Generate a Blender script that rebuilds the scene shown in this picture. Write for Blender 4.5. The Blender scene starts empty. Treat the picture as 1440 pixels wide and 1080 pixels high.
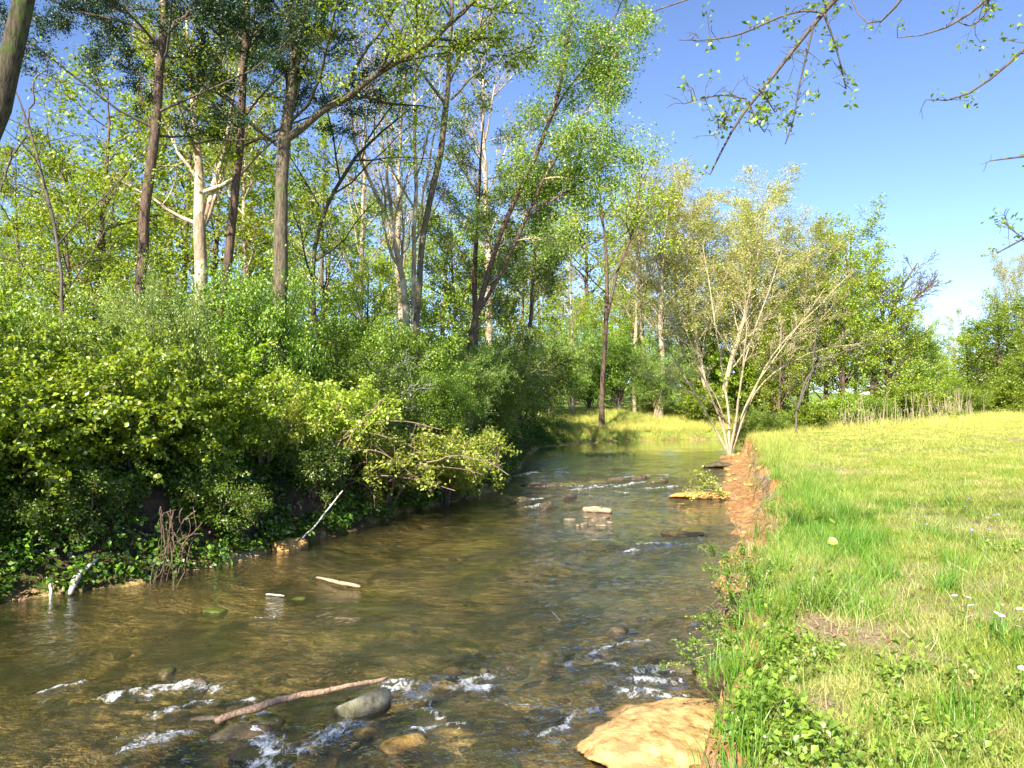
import bpy, math, random
import numpy as np
from mathutils import Vector, noise as mnoise

SC = bpy.context.scene
C = SC.collection
R = math.radians
# ------------------------------------------------------------------ camera
EYE, F, HOR = 2.45, 1088.0, 555.0
cam = bpy.data.cameras.new('camera'); cam_o = bpy.data.objects.new('camera', cam); C.objects.link(cam_o)
cam.sensor_width = 36; cam.lens = 36 * F / 1440; cam.shift_y = (HOR - 540) / 1440
cam.clip_start = 0.05; cam.clip_end = 3000
cam_o.location = (0, 0, EYE); cam_o.rotation_euler = (R(90), 0, 0)
SC.camera = cam_o
# ------------------------------------------------------------------ sky and sun
SUN_EL = 38.0
SUN_DIR = Vector((-0.45, -0.89, 0)).normalized() * math.cos(R(SUN_EL)) + Vector((0, 0, math.sin(R(SUN_EL))))
world = bpy.data.worlds.new('World'); SC.world = world; world.use_nodes = True
nt = world.node_tree
sky = nt.nodes.new('ShaderNodeTexSky'); sky.sky_type = 'NISHITA'; sky.sun_disc = False
sky.sun_elevation = R(SUN_EL); sky.sun_rotation = math.atan2(SUN_DIR.x, SUN_DIR.y)
sky.air_density = 0.5; sky.dust_density = 0.0; sky.ozone_density = 3.0; sky.altitude = 0
bg = nt.nodes['Background']; bg.inputs['Strength'].default_value = 0.12
hs = nt.nodes.new('ShaderNodeHueSaturation'); hs.inputs['Saturation'].default_value = 1.0; hs.inputs['Hue'].default_value = .503
nt.links.new(sky.outputs[0], hs.inputs['Color']); nt.links.new(hs.outputs[0], bg.inputs['Color'])
sun = bpy.data.lights.new('sun', 'SUN'); sun.energy = 5.0; sun.angle = R(0.53); sun.color = (1.0, 0.93, 0.80)
sun_o = bpy.data.objects.new('sun', sun); C.objects.link(sun_o)
sun_o.rotation_euler = SUN_DIR.to_track_quat('Z', 'Y').to_euler(); sun_o.location = (0, 0, 40)
SC.view_settings.view_transform = 'Standard'; SC.view_settings.look = 'None'
SC.view_settings.gamma = 1; SC.view_settings.use_curve_mapping = False
SC.view_settings.exposure = 1.55
SC.render.engine = 'CYCLES'
SC.cycles.max_bounces = 7; SC.cycles.diffuse_bounces = 4; SC.cycles.glossy_bounces = 2
SC.cycles.transmission_bounces = 4; SC.cycles.transparent_max_bounces = 6
SC.cycles.caustics_reflective = False; SC.cycles.caustics_refractive = False

# ------------------------------------------------------------------ helpers
def G(px, py, z=0.0):
    d = (EYE - z) * F / (py - HOR)
    return np.array([(px - 720) * d / F, d, z])
def A(px, py, d):
    return np.array([(px - 720) * d / F, d, EYE - (py - HOR) * d / F])

def hsh(i, j, k, s):
    n = (i * 374761393 + j * 668265263 + k * 2147483647 + s * 974634777) & 0xffffffff
    n = ((n ^ (n >> 13)) * 1274126177) & 0xffffffff
    n = ((n ^ (n >> 16)) * 2246822519) & 0xffffffff
    return ((n ^ (n >> 15)) & 0xffffff) / float(0xffffff)
def vn(x, y, z=0.0, s=0):
    x, y, z = np.broadcast_arrays(np.asarray(x, float), np.asarray(y, float), np.asarray(z, float))
    xi, yi, zi = [np.floor(v).astype(np.int64) for v in (x, y, z)]
    xf, yf, zf = x - xi, y - yi, z - zi
    xf, yf, zf = [v * v * (3 - 2 * v) for v in (xf, yf, zf)]
    r = 0
    for a in (0, 1):
        for b in (0, 1):
            for c in (0, 1):
                w = (xf if a else 1 - xf) * (yf if b else 1 - yf) * (zf if c else 1 - zf)
                r = r + w * hsh(xi + a, yi + b, zi + c, s)
    return r * 2 - 1
def fbm(x, y, z=0.0, o=4, s=0):
    r, a = 0, 1.0
    for i in range(o):
        r = r + a * vn(x * 2 ** i, y * 2 ** i, np.asarray(z) * 2 ** i, s + i); a *= .5
    return r / 1.8
def sm(t):
    t = np.clip(t, 0, 1); return t * t * (3 - 2 * t)

def mk_mesh(name, V, FS, mat=None, smooth=False, attrs=None, mats=None, midx=None):
    """V (n,3); FS list of (m,k) index arrays"""
    me = bpy.data.meshes.new(name)
    FS = [np.asarray(f, dtype=np.int32) for f in FS if len(f)]
    V = np.asarray(V, dtype=np.float32)
    me.vertices.add(len(V)); me.vertices.foreach_set('co', V.ravel())
    li = np.concatenate([f.ravel() for f in FS])
    tot = np.concatenate([np.full(len(f), f.shape[1], dtype=np.int32) for f in FS])
    st = np.concatenate([[0], np.cumsum(tot)[:-1]]).astype(np.int32)
    me.loops.add(len(li)); me.loops.foreach_set('vertex_index', li)
    me.polygons.add(len(tot)); me.polygons.foreach_set('loop_start', st)
    try: me.polygons.foreach_set('loop_total', tot)
    except Exception: pass
    me.update(calc_edges=True)
    if smooth: me.polygons.foreach_set('use_smooth', np.ones(len(tot), dtype=bool))
    if attrs:
        for k, v in attrs.items():
            a = me.attributes.new(k, 'FLOAT', 'POINT'); a.data.foreach_set('value', np.asarray(v, dtype=np.float32))
    for m in (mats or ([mat] if mat else [])): me.materials.append(m)
    if midx is not None: me.polygons.foreach_set('material_index', np.asarray(midx, dtype=np.int32))
    return me

def tagit(o, label=None, cat=None, group=None, kind=None):
    if label: o['label'] = label
    if cat: o['category'] = cat
    if group: o['group'] = group
    if kind: o['kind'] = kind
    return o
def thing(name, label, cat, loc=(0, 0, 0), group=None):
    o = bpy.data.objects.new(name, None); C.objects.link(o); o.location = tuple(loc); o.empty_display_size = .2
    return tagit(o, label, cat, group)
def part(name, me, parent=None, loc=(0, 0, 0)):
    o = bpy.data.objects.new(name, me); C.objects.link(o)
    if parent is not None: o.parent = parent
    o.location = tuple(loc)
    return o
def solo(name, me, label, cat, loc=(0, 0, 0), rot=(0, 0, 0), sc=1, group=None):
    o = part(name, me, None, loc); o.rotation_euler = rot
    o.scale = (sc, sc, sc) if np.isscalar(sc) else sc
    return tagit(o, label, cat, group)
def dup(root, loc, rz, sc, label, group=None):
    r = root.copy(); C.objects.link(r); r.location = tuple(loc); r.rotation_euler = (0, 0, rz)
    r.scale = (sc, sc, sc) if np.isscalar(sc) else sc
    r['label'] = label
    if group: r['group'] = group
    elif 'group' in r: del r['group']
    for ch in root.children:
        c = ch.copy(); C.objects.link(c); c.parent = r
    return r

# ------------------------------------------------------------------ materials
class NM:
    def __init__(s, name):
        s.m = bpy.data.materials.new(name); s.m.use_nodes = True; s.t = s.m.node_tree; s.t.nodes.clear()
        s.out = s.t.nodes.new('ShaderNodeOutputMaterial')
    def n(s, typ, ins=None, **kw):
        nd = s.t.nodes.new(typ)
        for k, v in kw.items(): setattr(nd, k, v)
        for k, v in (ins or {}).items():
            if isinstance(v, bpy.types.NodeSocket): s.t.links.new(v, nd.inputs[k])
            else: nd.inputs[k].default_value = v
        return nd
    def mix(s, f, a, b, mode='MIX'):
        nd = s.n('ShaderNodeMix', data_type='RGBA', blend_type=mode)
        for i, v in ((0, f), (6, a), (7, b)):
            if isinstance(v, bpy.types.NodeSocket): s.t.links.new(v, nd.inputs[i])
            else: nd.inputs[i].default_value = (tuple(v) + (1,) if (i and len(v) == 3) else v)
        return nd.outputs[2]
    def math(s, op, a, b=0.0, c=None, clamp=False):
        nd = s.n('ShaderNodeMath', operation=op, use_clamp=clamp)
        for i, v in enumerate((a, b) if c is None else (a, b, c)):
            if isinstance(v, bpy.types.NodeSocket): s.t.links.new(v, nd.inputs[i])
            else: nd.inputs[i].default_value = v
        return nd.outputs[0]
    def noise(s, vec, scale, detail=4, rough=.6, dist=0, col=False):
        nd = s.n('ShaderNodeTexNoise', {'Vector': vec, 'Scale': scale, 'Detail': detail, 'Roughness': rough, 'Distortion': dist})
        return nd.outputs['Color' if col else 'Fac']
    def ramp(s, f, stops):
        nd = s.n('ShaderNodeValToRGB', {'Fac': f}); cr = nd.color_ramp
        while len(cr.elements) < len(stops): cr.elements.new(0.5)
        for e, (p, c) in zip(cr.elements, stops): e.position = p; e.color = tuple(c) + (1,) if len(c) == 3 else c
        return nd.outputs[0]
    def mapr(s, f, a, b, c=0, d=1):
        return s.n('ShaderNodeMapRange', {'Value': f, 'From Min': a, 'From Max': b, 'To Min': c, 'To Max': d}).outputs[0]
    def attr(s, name): return s.n('ShaderNodeAttribute', attribute_name=name).outputs['Fac']
    def pos(s): return s.n('ShaderNodeNewGeometry').outputs['Position']
    def obj(s): return s.n('ShaderNodeTexCoord').outputs['Object']
    def scale(s, v, sc): 
        return s.n('ShaderNodeMapping', {'Vector': v, 'Scale': sc}).outputs[0]
    def bump(s, h, st, dist=.02, nrm=None):
        d = {'Height': h, 'Strength': st, 'Distance': dist}
        if nrm is not None: d['Normal'] = nrm
        return s.n('ShaderNodeBump', d).outputs[0]
    def fin(s, sh): s.t.links.new(sh, s.out.inputs['Surface']); return s.m
    def pr(s, col, rough=.8, nrm=None, spec=.3):
        d = {'Base Color': col, 'Roughness': rough, 'Specular IOR Level': spec}
        if nrm is not None: d['Normal'] = nrm
        return s.n('ShaderNodeBsdfPrincipled', d).outputs[0]

def leaf_mat(name, dark, light, trans=.38, var=.25, gloss=.04, world_var=0.0):
    m = NM(name)
    t = m.attr('tint')
    col = m.mix(t, dark, light)
    rnd = m.n('ShaderNodeObjectInfo').outputs['Random']
    if var: col = m.n('ShaderNodeHueSaturation', {'Hue': m.mapr(rnd, 0, 1, .5 - .012 * var * 4, .5 + .008 * var * 4), 'Saturation': 1.0,
                  'Value': m.mapr(rnd, 0, 1, 1 - var * .8, 1 + var), 'Color': col}).outputs[0]
    di = m.n('ShaderNodeBsdfDiffuse', {'Color': col})
    tcol = m.mix(1.0, col, (1.15, 1.1, .45), 'MULTIPLY')
    tr = m.n('ShaderNodeBsdfTranslucent', {'Color': tcol})
    a = m.n('ShaderNodeMixShader', {0: trans, 1: di.outputs[0], 2: tr.outputs[0]}).outputs[0]
    gl = m.n('ShaderNodeBsdfGlossy', {'Color': (1, 1, 1, 1), 'Roughness': .42})
    return m.fin(m.n('ShaderNodeMixShader', {0: gloss, 1: a, 2: gl.outputs[0]}).outputs[0])

def bark_mat(name, c1, c2, moss=None, sc=1.0, pale=None, bump=.7):
    m = NM(name); p = m.obj(); v = m.scale(p, (9 * sc, 9 * sc, 1.6 * sc))
    f = m.noise(v, 3.0, 6, .65, .4)
    col = m.ramp(f, [(.32, c1), (.62, c2)])
    big = m.noise(p, 1.3 * sc, 3, .6)
    if pale: col = m.mix(m.mapr(big, .48, .56), col, pale)
    if moss: col = m.mix(m.mapr(m.noise(p, 2.2 * sc, 4, .7), .55, .68), col, moss)
    return m.fin(m.pr(col, .9, m.bump(f, bump, .03), .15))

M = {}
M['leaf_bright'] = leaf_mat('leaf_bright', (.10, .20, .008), (.42, .54, .035), .45)
M['leaf_yellow'] = leaf_mat('leaf_yellow', (.22, .31, .02), (.54, .64, .10), .45)
M['leaf_mid'] = leaf_mat('leaf_mid', (.10, .20, .015), (.34, .47, .045), .42)
M['leaf_willow'] = leaf_mat('leaf_willow', (.12, .23, .03), (.34, .48, .08), .45)
M['leaf_dark'] = leaf_mat('leaf_dark', (.012, .035, .012), (.05, .11, .03), .15)
M['leaf_cedar'] = leaf_mat('leaf_cedar', (.05, .09, .012), (.17, .24, .03), .15)
M['leaf_bud'] = leaf_mat('leaf_bud', (.36, .42, .09), (.62, .68, .22), .5)
M['leaf_far'] = leaf_mat('leaf_far', (.16, .27, .012), (.46, .56, .045), .45)
M['leaf_cover'] = leaf_mat('leaf_cover', (.035, .10, .008), (.18, .32, .02), .35, .3)
M['leaf_low'] = leaf_mat('leaf_low', (.05, .12, .01), (.22, .35, .03), .4)
M['grass'] = None
M['bark_brown'] = bark_mat('bark_brown', (.035, .024, .017), (.18, .12, .085))
M['bark_dark'] = bark_mat('bark_dark', (.018, .015, .010), (.11, .09, .06), (.06, .10, .015))
M['bark_grey'] = bark_mat('bark_grey', (.04, .032, .022), (.19, .15, .10), (.10, .14, .04))
M['bark_pale'] = bark_mat('bark_pale', (.16, .11, .07), (.42, .32, .22), None, 1, (.55, .45, .32), .6)
M['bark_tan'] = bark_mat('bark_tan', (.26, .19, .11), (.56, .45, .29))
M['bark_thin'] = bark_mat('bark_thin', (.06, .05, .04), (.16, .13, .11))
M['drift'] = bark_mat('drift', (.20, .12, .07), (.58, .40, .27), None, 2.0)
M['drift_grey'] = bark_mat('drift_grey', (.28, .25, .22), (.62, .58, .53), None, 2.0)
M['root'] = bark_mat('root', (.12, .08, .055), (.34, .25, .17), None, 2.0)

# ------------------------------------------------------------------ stream outline and terrain
LB = np.array([(-22, -30), (-13, -8), (-9.6, 0), (-8.2, 4), (-7.2, 7), (-6.1, 9.0), (-4.85, 9.9), (-4.1, 11.2), (-3.6, 12.3), (-2.9, 14.0), (-2.3, 15.7), (-1.3, 17.8),
               (-.5, 19.7), (-.1, 22.5), (0.1, 25.4), (.5, 31.4), (1.2, 36), (2.8, 39.5), (7, 41.5), (12, 42.6), (17, 47), (28, 62), (48, 84), (80, 110)], float)
RB = np.array([(-10, -30), (-4, -8), (-1.0, 0), (0.0, 3), (.45, 4.4), (1.2, 5.6), (1.85, 6.6), (2.35, 8.3), (2.75, 10.0), (3.45, 12.3), (4.2, 14.4), (4.6, 16.5), (5.0, 18.4),
               (5.5, 20.6), (6.5, 23.2), (7.3, 27), (8.3, 30.6), (10.0, 32.4), (13, 35.0), (18, 39.5), (29, 52), (50, 73), (84, 98)], float)
EB = np.array([(-9, -30), (-3, -8), (-.35, 0), (.88, 3.1), (1.17, 4.0), (1.72, 5.5), (2.1, 6.7), (2.6, 8.0), (3.3, 9.7), (4.2, 12), (5.0, 14.2), (5.65, 17), (6.6, 20),
               (7.7, 24), (8.7, 28), (10.2, 30.5), (13.3, 33.6), (18.4, 38.3), (29.6, 51), (51, 72), (85, 97)], float)
POLY = np.concatenate([LB, RB[::-1]])

def seg_dist(x, y, P):
    best = np.full(x.shape, 1e9)
    for a, b in zip(P[:-1], P[1:]):
        dx, dy = b - a; L = dx * dx + dy * dy
        t = np.clip(((x - a[0]) * dx + (y - a[1]) * dy) / L, 0, 1)
        best = np.minimum(best, (x - a[0] - t * dx) ** 2 + (y - a[1] - t * dy) ** 2)
    return np.sqrt(best)
def inside(x, y, P):
    r = np.zeros(x.shape, bool); n = len(P)
    for i in range(n):
        x1, y1 = P[i]; x2, y2 = P[(i + 1) % n]
        if y1 == y2: continue
        c = ((y1 > y) != (y2 > y)) & (x < (x2 - x1) * (y - y1) / (y2 - y1) + x1)
        r ^= c
    return r
FIELD = np.concatenate([EB, [(900, 97), (900, -30)]])
LEFTP = np.concatenate([LB, [(80, 900), (-900, 900), (-900, -30)]])
ROCKBUMPS = [G(640, 955), G(725, 950), G(800, 925), G(850, 915), G(330, 1040), G(270, 1050), G(520, 1030), G(700, 1060), G(800, 680), G(760, 684), G(925, 775)]

def terrain(x, y, full=False):
    x = np.asarray(x, float); y = np.asarray(y, float)
    sh = x.shape; x = x.ravel(); y = y.ravel()
    # wobbled lookup so that the banks are not polylines
    wx = x + .16 * fbm(x * 1.4, y * 1.4, 0, 3, 11); wy = y + .16 * fbm(x * 1.4, y * 1.4, 5, 3, 17)
    dl = seg_dist(wx, wy, LB); dr = seg_dist(wx, wy, RB); de = seg_dist(wx, wy, EB)
    inL = inside(wx, wy, LEFTP); inF = inside(wx, wy, FIELD); inS = inside(wx, wy, POLY)
    inS &= ~inL
    z = np.zeros(len(x))
    n1 = fbm(x * .8, y * .8, 0, 4, 3); n2 = fbm(x * 5, y * 5, 0, 3, 5); n0 = fbm(x * .12, y * .12, 0, 3, 9)
    # bed
    d = np.minimum(dl, dr)
    fx = x * .9 + y * -.32
    ledge = fbm(fx * 1.1, y * .8 + .33 * x, 0, 4, 31)
    bed = -.05 - .24 * sm(d / 1.3) - .05 * n1 - .10 * np.maximum(ledge, -.4) - .02 * n2
    for p in ROCKBUMPS:
        bed = bed + .10 * np.exp(-(((x - p[0]) / .45) ** 2 + ((y - p[1]) / .35) ** 2))
    bed = bed + np.where(y < 7.2, .10 * sm((x + 4.0) / 1.5) * sm((7.2 - y) / 1.4) * (1 + .9 * fbm(x * 3, y * 3, 0, 3, 61)), 0) + .05 * sm((x + 1.2) / 1.6) * sm((y - 8) / 2) * sm((18 - y) / 4)
    bed = np.minimum(bed, -.035 + .01 * n2)
    # left land
    farw = sm((y - 36) / 4)
    steep = .95 + .5 * vn(x * .5, y * .5, 0, 40)
    lz = (1 - farw) * (1.05 * sm((dl + .05) / steep) + .035 * np.minimum(dl, 40)) + farw * (.5 * sm(dl / .5) + .75 * sm(dl / 7) + .02 * dl)
    lz = lz + .10 * n1 * sm(dl / .6) + .03 * n2 + .25 * n0 * sm(dl / 3)
    # right shelf + bank + field
    gul = .34 * fbm(x * 2.3, y * 2.3, 0, 4, 51)
    cutw = .22 + .10 * sm((y - 10) / 8)
    up = sm((cutw - (de + gul * .8)) / cutw)
    shelf = .03 + .13 * sm(dr / .9) + .05 * n2 + .05 * n1
    rz_b = shelf + (.93 - shelf) * up + (.10 * n2 + .10 * vn(x * 3.1, y * 3.1, 0, 55) + .16 * (.5 - np.abs(vn(x * 6.3, y * 6.3, 0, 56))) + .08 * (.5 - np.abs(vn(x * 14, y * 14, 0, 57)))) * sm(up * 4) * sm((1.02 - up) * 6) + .03 * n2 + .025 * vn(x * 9, y * 9, 0, 58)
    rz_f = .93 + .03 * n1 * sm(de / .5) + .08 * n0 * sm(de / 6) - .06 * sm(1 - de / .35) + .012 * n2
    z = np.where(inS, bed, np.where(inL, lz, np.where(inF, rz_f, rz_b)))
    z = z.reshape(sh)
    if not full: return z
    rs = lambda a: a.reshape(sh)
    return z, rs(inS), rs(inL), rs(inF), rs(dl), rs(dr), rs(de)
def tz(x, y): return float(terrain(np.array([x]), np.array([y]))[0])

def spacing(segs):
    out = [segs[0][0]]
    for a, b, s0, s1 in segs:
        v = a
        while v < b - 1e-6:
            t = (v - a) / (b - a); v += s0 + (s1 - s0) * t
            out.append(min(v, b))
    return np.array(sorted(set(np.round(out, 5))))
ys = spacing([(-30, 0, 3, .5), (0, 3, .5, .07), (3, 10, .055, .075), (10, 22, .075, .16), (22, 48, .16, .5), (48, 120, .6, 5), (120, 900, 6, 160)])
off = spacing([(-900, -40, 150, 5), (-40, -11, 4, .35), (-11, -4, .30, .12), (-4, -1.6, .11, .07), (-1.6, .9, .045, .045), (.9, 8, .06, .35), (8, 60, .4, 5), (60, 900, 6, 150)])
EY = np.interp(ys, EB[:, 1], EB[:, 0]); EY[ys > 34] = np.interp(34, EB[:, 1], EB[:, 0])
X = EY[:, None] + off[None, :]; Y = np.repeat(ys[:, None], len(off), 1)
Z, iS, iL, iF, DL, DR, DE = terrain(X, Y, True)
def grid_faces(nr, nc):
    i = np.arange(nr - 1)[:, None] * nc + np.arange(nc - 1)[None, :]
    return np.stack([i, i + 1, i + nc + 1, i + nc], -1).reshape(-1, 4)
wet = np.clip(1 - (Z / .10), 0, 1) * (~iF)
clay = (~iS & ~iL).astype(float) * sm((DE + .05) / .12) + iF * sm(1 - DE / .25) * .7
fieldw = iF * sm(DE / .3)
leftw = iL.astype(float) * sm(DL / .25)
shal = sm((Z + .22) / .14) * iS
farg = iL * sm((Y - 36) / 3)
WORN = [(*G(1190, 880, .95)[:2], .45, .30), (*G(1160, 872, .95)[:2], .25, .3), (*G(1155, 655, .95)[:2], .7, 1.6), (*G(1270, 915, .95)[:2], .3, .25), (*G(1150, 985, .95)[:2], .2, .2)]
bare = lambda x, y: np.clip(sm((fbm(x * .9, y * .9, 0, 3, 301) - .16) / .2) * .7 + sum(np.exp(-(((x + .1 * vn(x * 6, y * 6) - a) / c) ** 2 + ((y - b) / d) ** 2)) for a, b, c, d in WORN) * .85, 0, 1)
worn = bare(X, Y) * (Y < 34)
tm = NM('ground_soil')
P = tm.pos()
nA = tm.noise(P, 1.1, 6, .65); nB = tm.noise(P, 7, 6, .7); nC = tm.noise(P, 38, 4, .7); nD = tm.noise(P, .35, 3, .6)
bedv = tm.scale(P, (1.0, .62, 1)); b1 = tm.math('ADD', tm.math('MULTIPLY', tm.noise(bedv, 1.5, 7, .68, .8), .6), tm.math('MULTIPLY', tm.noise(bedv, .45, 4, .6, .6), .4))
bedc = tm.ramp(b1, [(.40, (.04, .04, .012)), (.455, (.20, .155, .05)), (.51, (.56, .40, .15)), (.58, (.82, .62, .31))])
bedc = tm.mix(tm.mapr(nB, .45, .75, 0, .5), bedc, (.10, .07, .02))
bedc = tm.mix(tm.mapr(nC, .55, .8, 0, .5), bedc, (.40, .28, .13))
bedc = tm.mix(tm.math('MULTIPLY', tm.attr('shal'), .6), bedc, tm.ramp(nB, [(.35, (.14, .08, .025)), (.55, (.48, .30, .10)), (.7, (.66, .46, .18))]))
clc = tm.ramp(nB, [(.3, (.10, .055, .025)), (.48, (.40, .21, .075)), (.66, (.64, .40, .16))])
clc = tm.mix(tm.mapr(nA, .5, .6, 0, .8), clc, (.40, .17, .06))
clc = tm.mix(tm.mapr(tm.noise(tm.scale(P, (1, 1, 4)), 2.3, 5, .7), .52, .62, 0, .75), clc, (.36, .27, .16))
clc = tm.mix(tm.mapr(nC, .55, .75, 0, .45), clc, (.26, .16, .08))
clc = tm.mix(tm.mapr(tm.noise(P, 11, 6, .8), .54, .62, 0, .75), clc, (.12, .07, .03))
ltc = tm.ramp(nB, [(.35, (.03, .022, .014)), (.55, (.11, .07, .04)), (.72, (.20, .13, .08))])
ltc = tm.mix(tm.mapr(nA, .5, .62, 0, .8), ltc, (.03, .06, .012))
gc = tm.ramp(nB, [(.3, (.10, .17, .025)), (.6, (.24, .32, .05)), (.8, (.36, .34, .12))])
gc = tm.mix(tm.mapr(nA, .56, .70, 0, .55), gc, (.33, .26, .13))
gc = tm.mix(tm.attr('worn'), gc, tm.ramp(nC, [(.35, (.20, .13, .08)), (.6, (.46, .33, .21))]))
col = tm.mix(tm.attr('clay'), bedc, clc)
col = tm.mix(tm.attr('leftw'), col, ltc)
col = tm.mix(tm.attr('farg'), col, gc)
col = tm.mix(tm.attr('fieldw'), col, gc)
hh = tm.math('ADD', nB, tm.math('MULTIPLY', nC, .5))
rough = tm.mapr(tm.attr('wet'), 0, 1, .92, .55)
gmat = tm.fin(tm.pr(col, rough, tm.bump(hh, 1.0, .08), .25))
gme = mk_mesh('ground', np.stack([X, Y, Z], -1).reshape(-1, 3), [grid_faces(*X.shape)], gmat, True,
              dict(clay=clay.ravel(), leftw=leftw.ravel(), farg=farg.ravel(), fieldw=fieldw.ravel(), wet=wet.ravel(), shal=shal.ravel(), worn=worn.ravel()))
go = part('ground', gme); go['kind'] = 'structure'

# ------------------------------------------------------------------ water
FOAM = [(150, 985, 215, 972, .05), (215, 972, 262, 966, .06), (262, 966, 292, 975, .05), (225, 1010, 290, 990, .03), (180, 1058, 215, 1045, .06), (215, 1048, 258, 1040, .06), (365, 1012, 385, 1080, .07),
        (385, 1040, 395, 1085, .06), (455, 1040, 500, 1018, .05), (545, 965, 605, 968, .07), (560, 975, 600, 990, .07), (600, 995, 618, 1012, .03), (610, 958, 650, 962, .05), (655, 965, 690, 957, .05), (880, 975, 960, 985, .05),
        (885, 960, 950, 965, .05), (905, 948, 930, 945, .06), (765, 1035, 830, 1000, .03), (790, 1005, 825, 1008, .04), (700, 985, 760, 1000, .02), (820, 930, 870, 940, .03),
        (728, 671, 752, 666, .10), (726, 705, 760, 702, .07), (742, 714, 762, 712, .06), (865, 686, 905, 680, .09), (905, 688, 948, 686, .08), (800, 690, 850, 686, .05),
        (880, 672, 935, 668, .08), (905, 768, 948, 766, .05), (880, 778, 905, 776, .03), (860, 690, 880, 694, .04), (60, 975, 130, 960, .02), (350, 870, 390, 868, .015), (415, 1062, 470, 1042, .04), (640, 975, 700, 970, .03), (800, 938, 850, 922, .035), (850, 918, 900, 905, .03), (575, 1030, 640, 1022, .02), (300, 1000, 350, 985, .02), (745, 686, 870, 684, .05)]
RIFF = [(745, 684, 900, 680, .8), (860, 672, 960, 684, 1.0), (725, 672, 760, 664, .5), (722, 705, 790, 712, .5), (150, 985, 290, 970, .45), (180, 1060, 400, 1040, .4), (545, 965, 690, 958, .35),
        (700, 940, 870, 915, .45), (870, 880, 1000, 860, .6), (880, 960, 980, 980, .5), (700, 1010, 850, 1040, .5), (780, 790, 990, 760, .6), (560, 1050, 800, 1070, .4)]
ysw = spacing([(2, 4, .07, .05), (4, 10, .032, .045), (10, 22, .05, .10), (22, 43, .12, .3), (43, 60, .5, 2)])
offw = spacing([(-13, -7, .3, .1), (-7, .9, .045, .04)])
RX = np.interp(ysw, RB[:, 1], RB[:, 0])
XW = RX[:, None] + .2 + np.where(ysw[:, None] > 12, 1.0 + 0 * offw[None, :], 1.0) * offw[None, :]; YW = np.repeat(ysw[:, None], len(offw), 1)
def sdist(lst, x, y, wcol=4, wid=None):
    r = np.zeros(x.shape)
    for q in lst:
        a = G(q[0], q[1])[:2]; b = G(q[2], q[3])[:2]
        w = q[4] if wid is None else q[4] * wid
        dx, dy = b - a; L = dx * dx + dy * dy + 1e-9
        t = np.clip(((x - a[0]) * dx + (y - a[1]) * dy) / L, 0, 1)
        d = np.sqrt((x - a[0] - t * dx) ** 2 + (y - a[1] - t * dy) ** 2)
        r = np.maximum(r, np.exp(-(d / w) ** 2))
    return r
wob = .13
xw2 = XW + wob * fbm(XW * 3, YW * 3, 0, 4, 71); yw2 = YW + wob * fbm(XW * 3, YW * 3, 3, 4, 72)
foam = sdist(FOAM, xw2, yw2, wid=2.3)
riff = sdist(RIFF, xw2, yw2, wid=1.35)
sl = XW - .35 * YW; tl = YW + .35 * XW
rip = .009 * fbm(sl * 2.2, tl * 4.5, 0, 4, 81) + .0025 * fbm(sl * 9, tl * 14, 0, 2, 82)
chop = .05 * (.5 - np.abs(fbm(sl * 4.5, tl * 7, 0, 3, 85))) + .03 * fbm(sl * 2.2, tl * 3.2, 0, 3, 86)
ZW = rip + riff * (chop + .008) + foam * (.012 + .05 * np.abs(fbm(XW * 9, YW * 9, 0, 3, 90)))
shallow = sm((YW - 30) / 8)
wmt = NM('stream_water'); P = wmt.pos()
rf = wmt.attr('riff'); fo = wmt.attr('foam'); calm = wmt.attr('calm')
vs = wmt.n('ShaderNodeMapping', {'Vector': P, 'Scale': (1, 1.5, 1), 'Rotation': (0, 0, R(-20))}).outputs[0]
w1 = wmt.noise(vs, 5.0, 4, .6, .5); w2 = wmt.noise(vs, 22, 3, .6, .4)
hgt = wmt.math('ADD', wmt.math('MULTIPLY', w1, 1.0), wmt.math('MULTIPLY', w2, .30))
pat = wmt.mapr(wmt.noise(vs, .55, 3, .6, .5), .40, .62, .25, 1.0)
bst = wmt.math('MULTIPLY', pat, wmt.math('MULTIPLY', wmt.mapr(rf, 0, .8, .55, 1.0), wmt.mapr(calm, 0, 1, 1.0, .12)))
nrm = wmt.n('ShaderNodeBump', {'Height': hgt, 'Strength': bst, 'Distance': .10}).outputs[0]
fr = wmt.n('ShaderNodeFresnel', {'IOR': 1.333, 'Normal': nrm}).outputs[0]
gl = wmt.n('ShaderNodeBsdfGlossy', {'Color': (.95, .97, 1, 1), 'Roughness': .05, 'Normal': nrm}).outputs[0]
tp = wmt.n('ShaderNodeBsdfTransparent', {'Color': (.95, .91, .74, 1)}).outputs[0]
murk = wmt.n('ShaderNodeBsdfDiffuse', {'Color': (.20, .18, .08, 1)}).outputs[0]
body = wmt.n('ShaderNodeMixShader', {0: .14, 1: tp, 2: murk}).outputs[0]
wsh = wmt.n('ShaderNodeMixShader', {0: wmt.math('MULTIPLY', fr, 1.7, clamp=True), 1: body, 2: gl}).outputs[0]
fn = wmt.noise(wmt.n('ShaderNodeMapping', {'Vector': P, 'Scale': (1, .55, 1), 'Rotation': (0, 0, R(-20))}).outputs[0], 13, 6, .72, .8); fn2 = wmt.noise(P, 90, 2, .6)
fmask = wmt.mapr(wmt.math('ADD', wmt.math('MULTIPLY', fo, .75), wmt.math('ADD', wmt.math('MULTIPLY', wmt.math('SUBTRACT', fn, .5), 2.6), wmt.math('MULTIPLY', wmt.math('SUBTRACT', fn2, .5), .5))), .56, .98, 0, .88)
fmask = wmt.math('MULTIPLY', fmask, wmt.mapr(fo, .08, .3), clamp=True)
fsh = wmt.pr((.66, .69, .72, 1), .35, nrm, .5)
wmat = wmt.fin(wmt.n('ShaderNodeMixShader', {0: fmask, 1: wsh, 2: fsh}).outputs[0])
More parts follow.
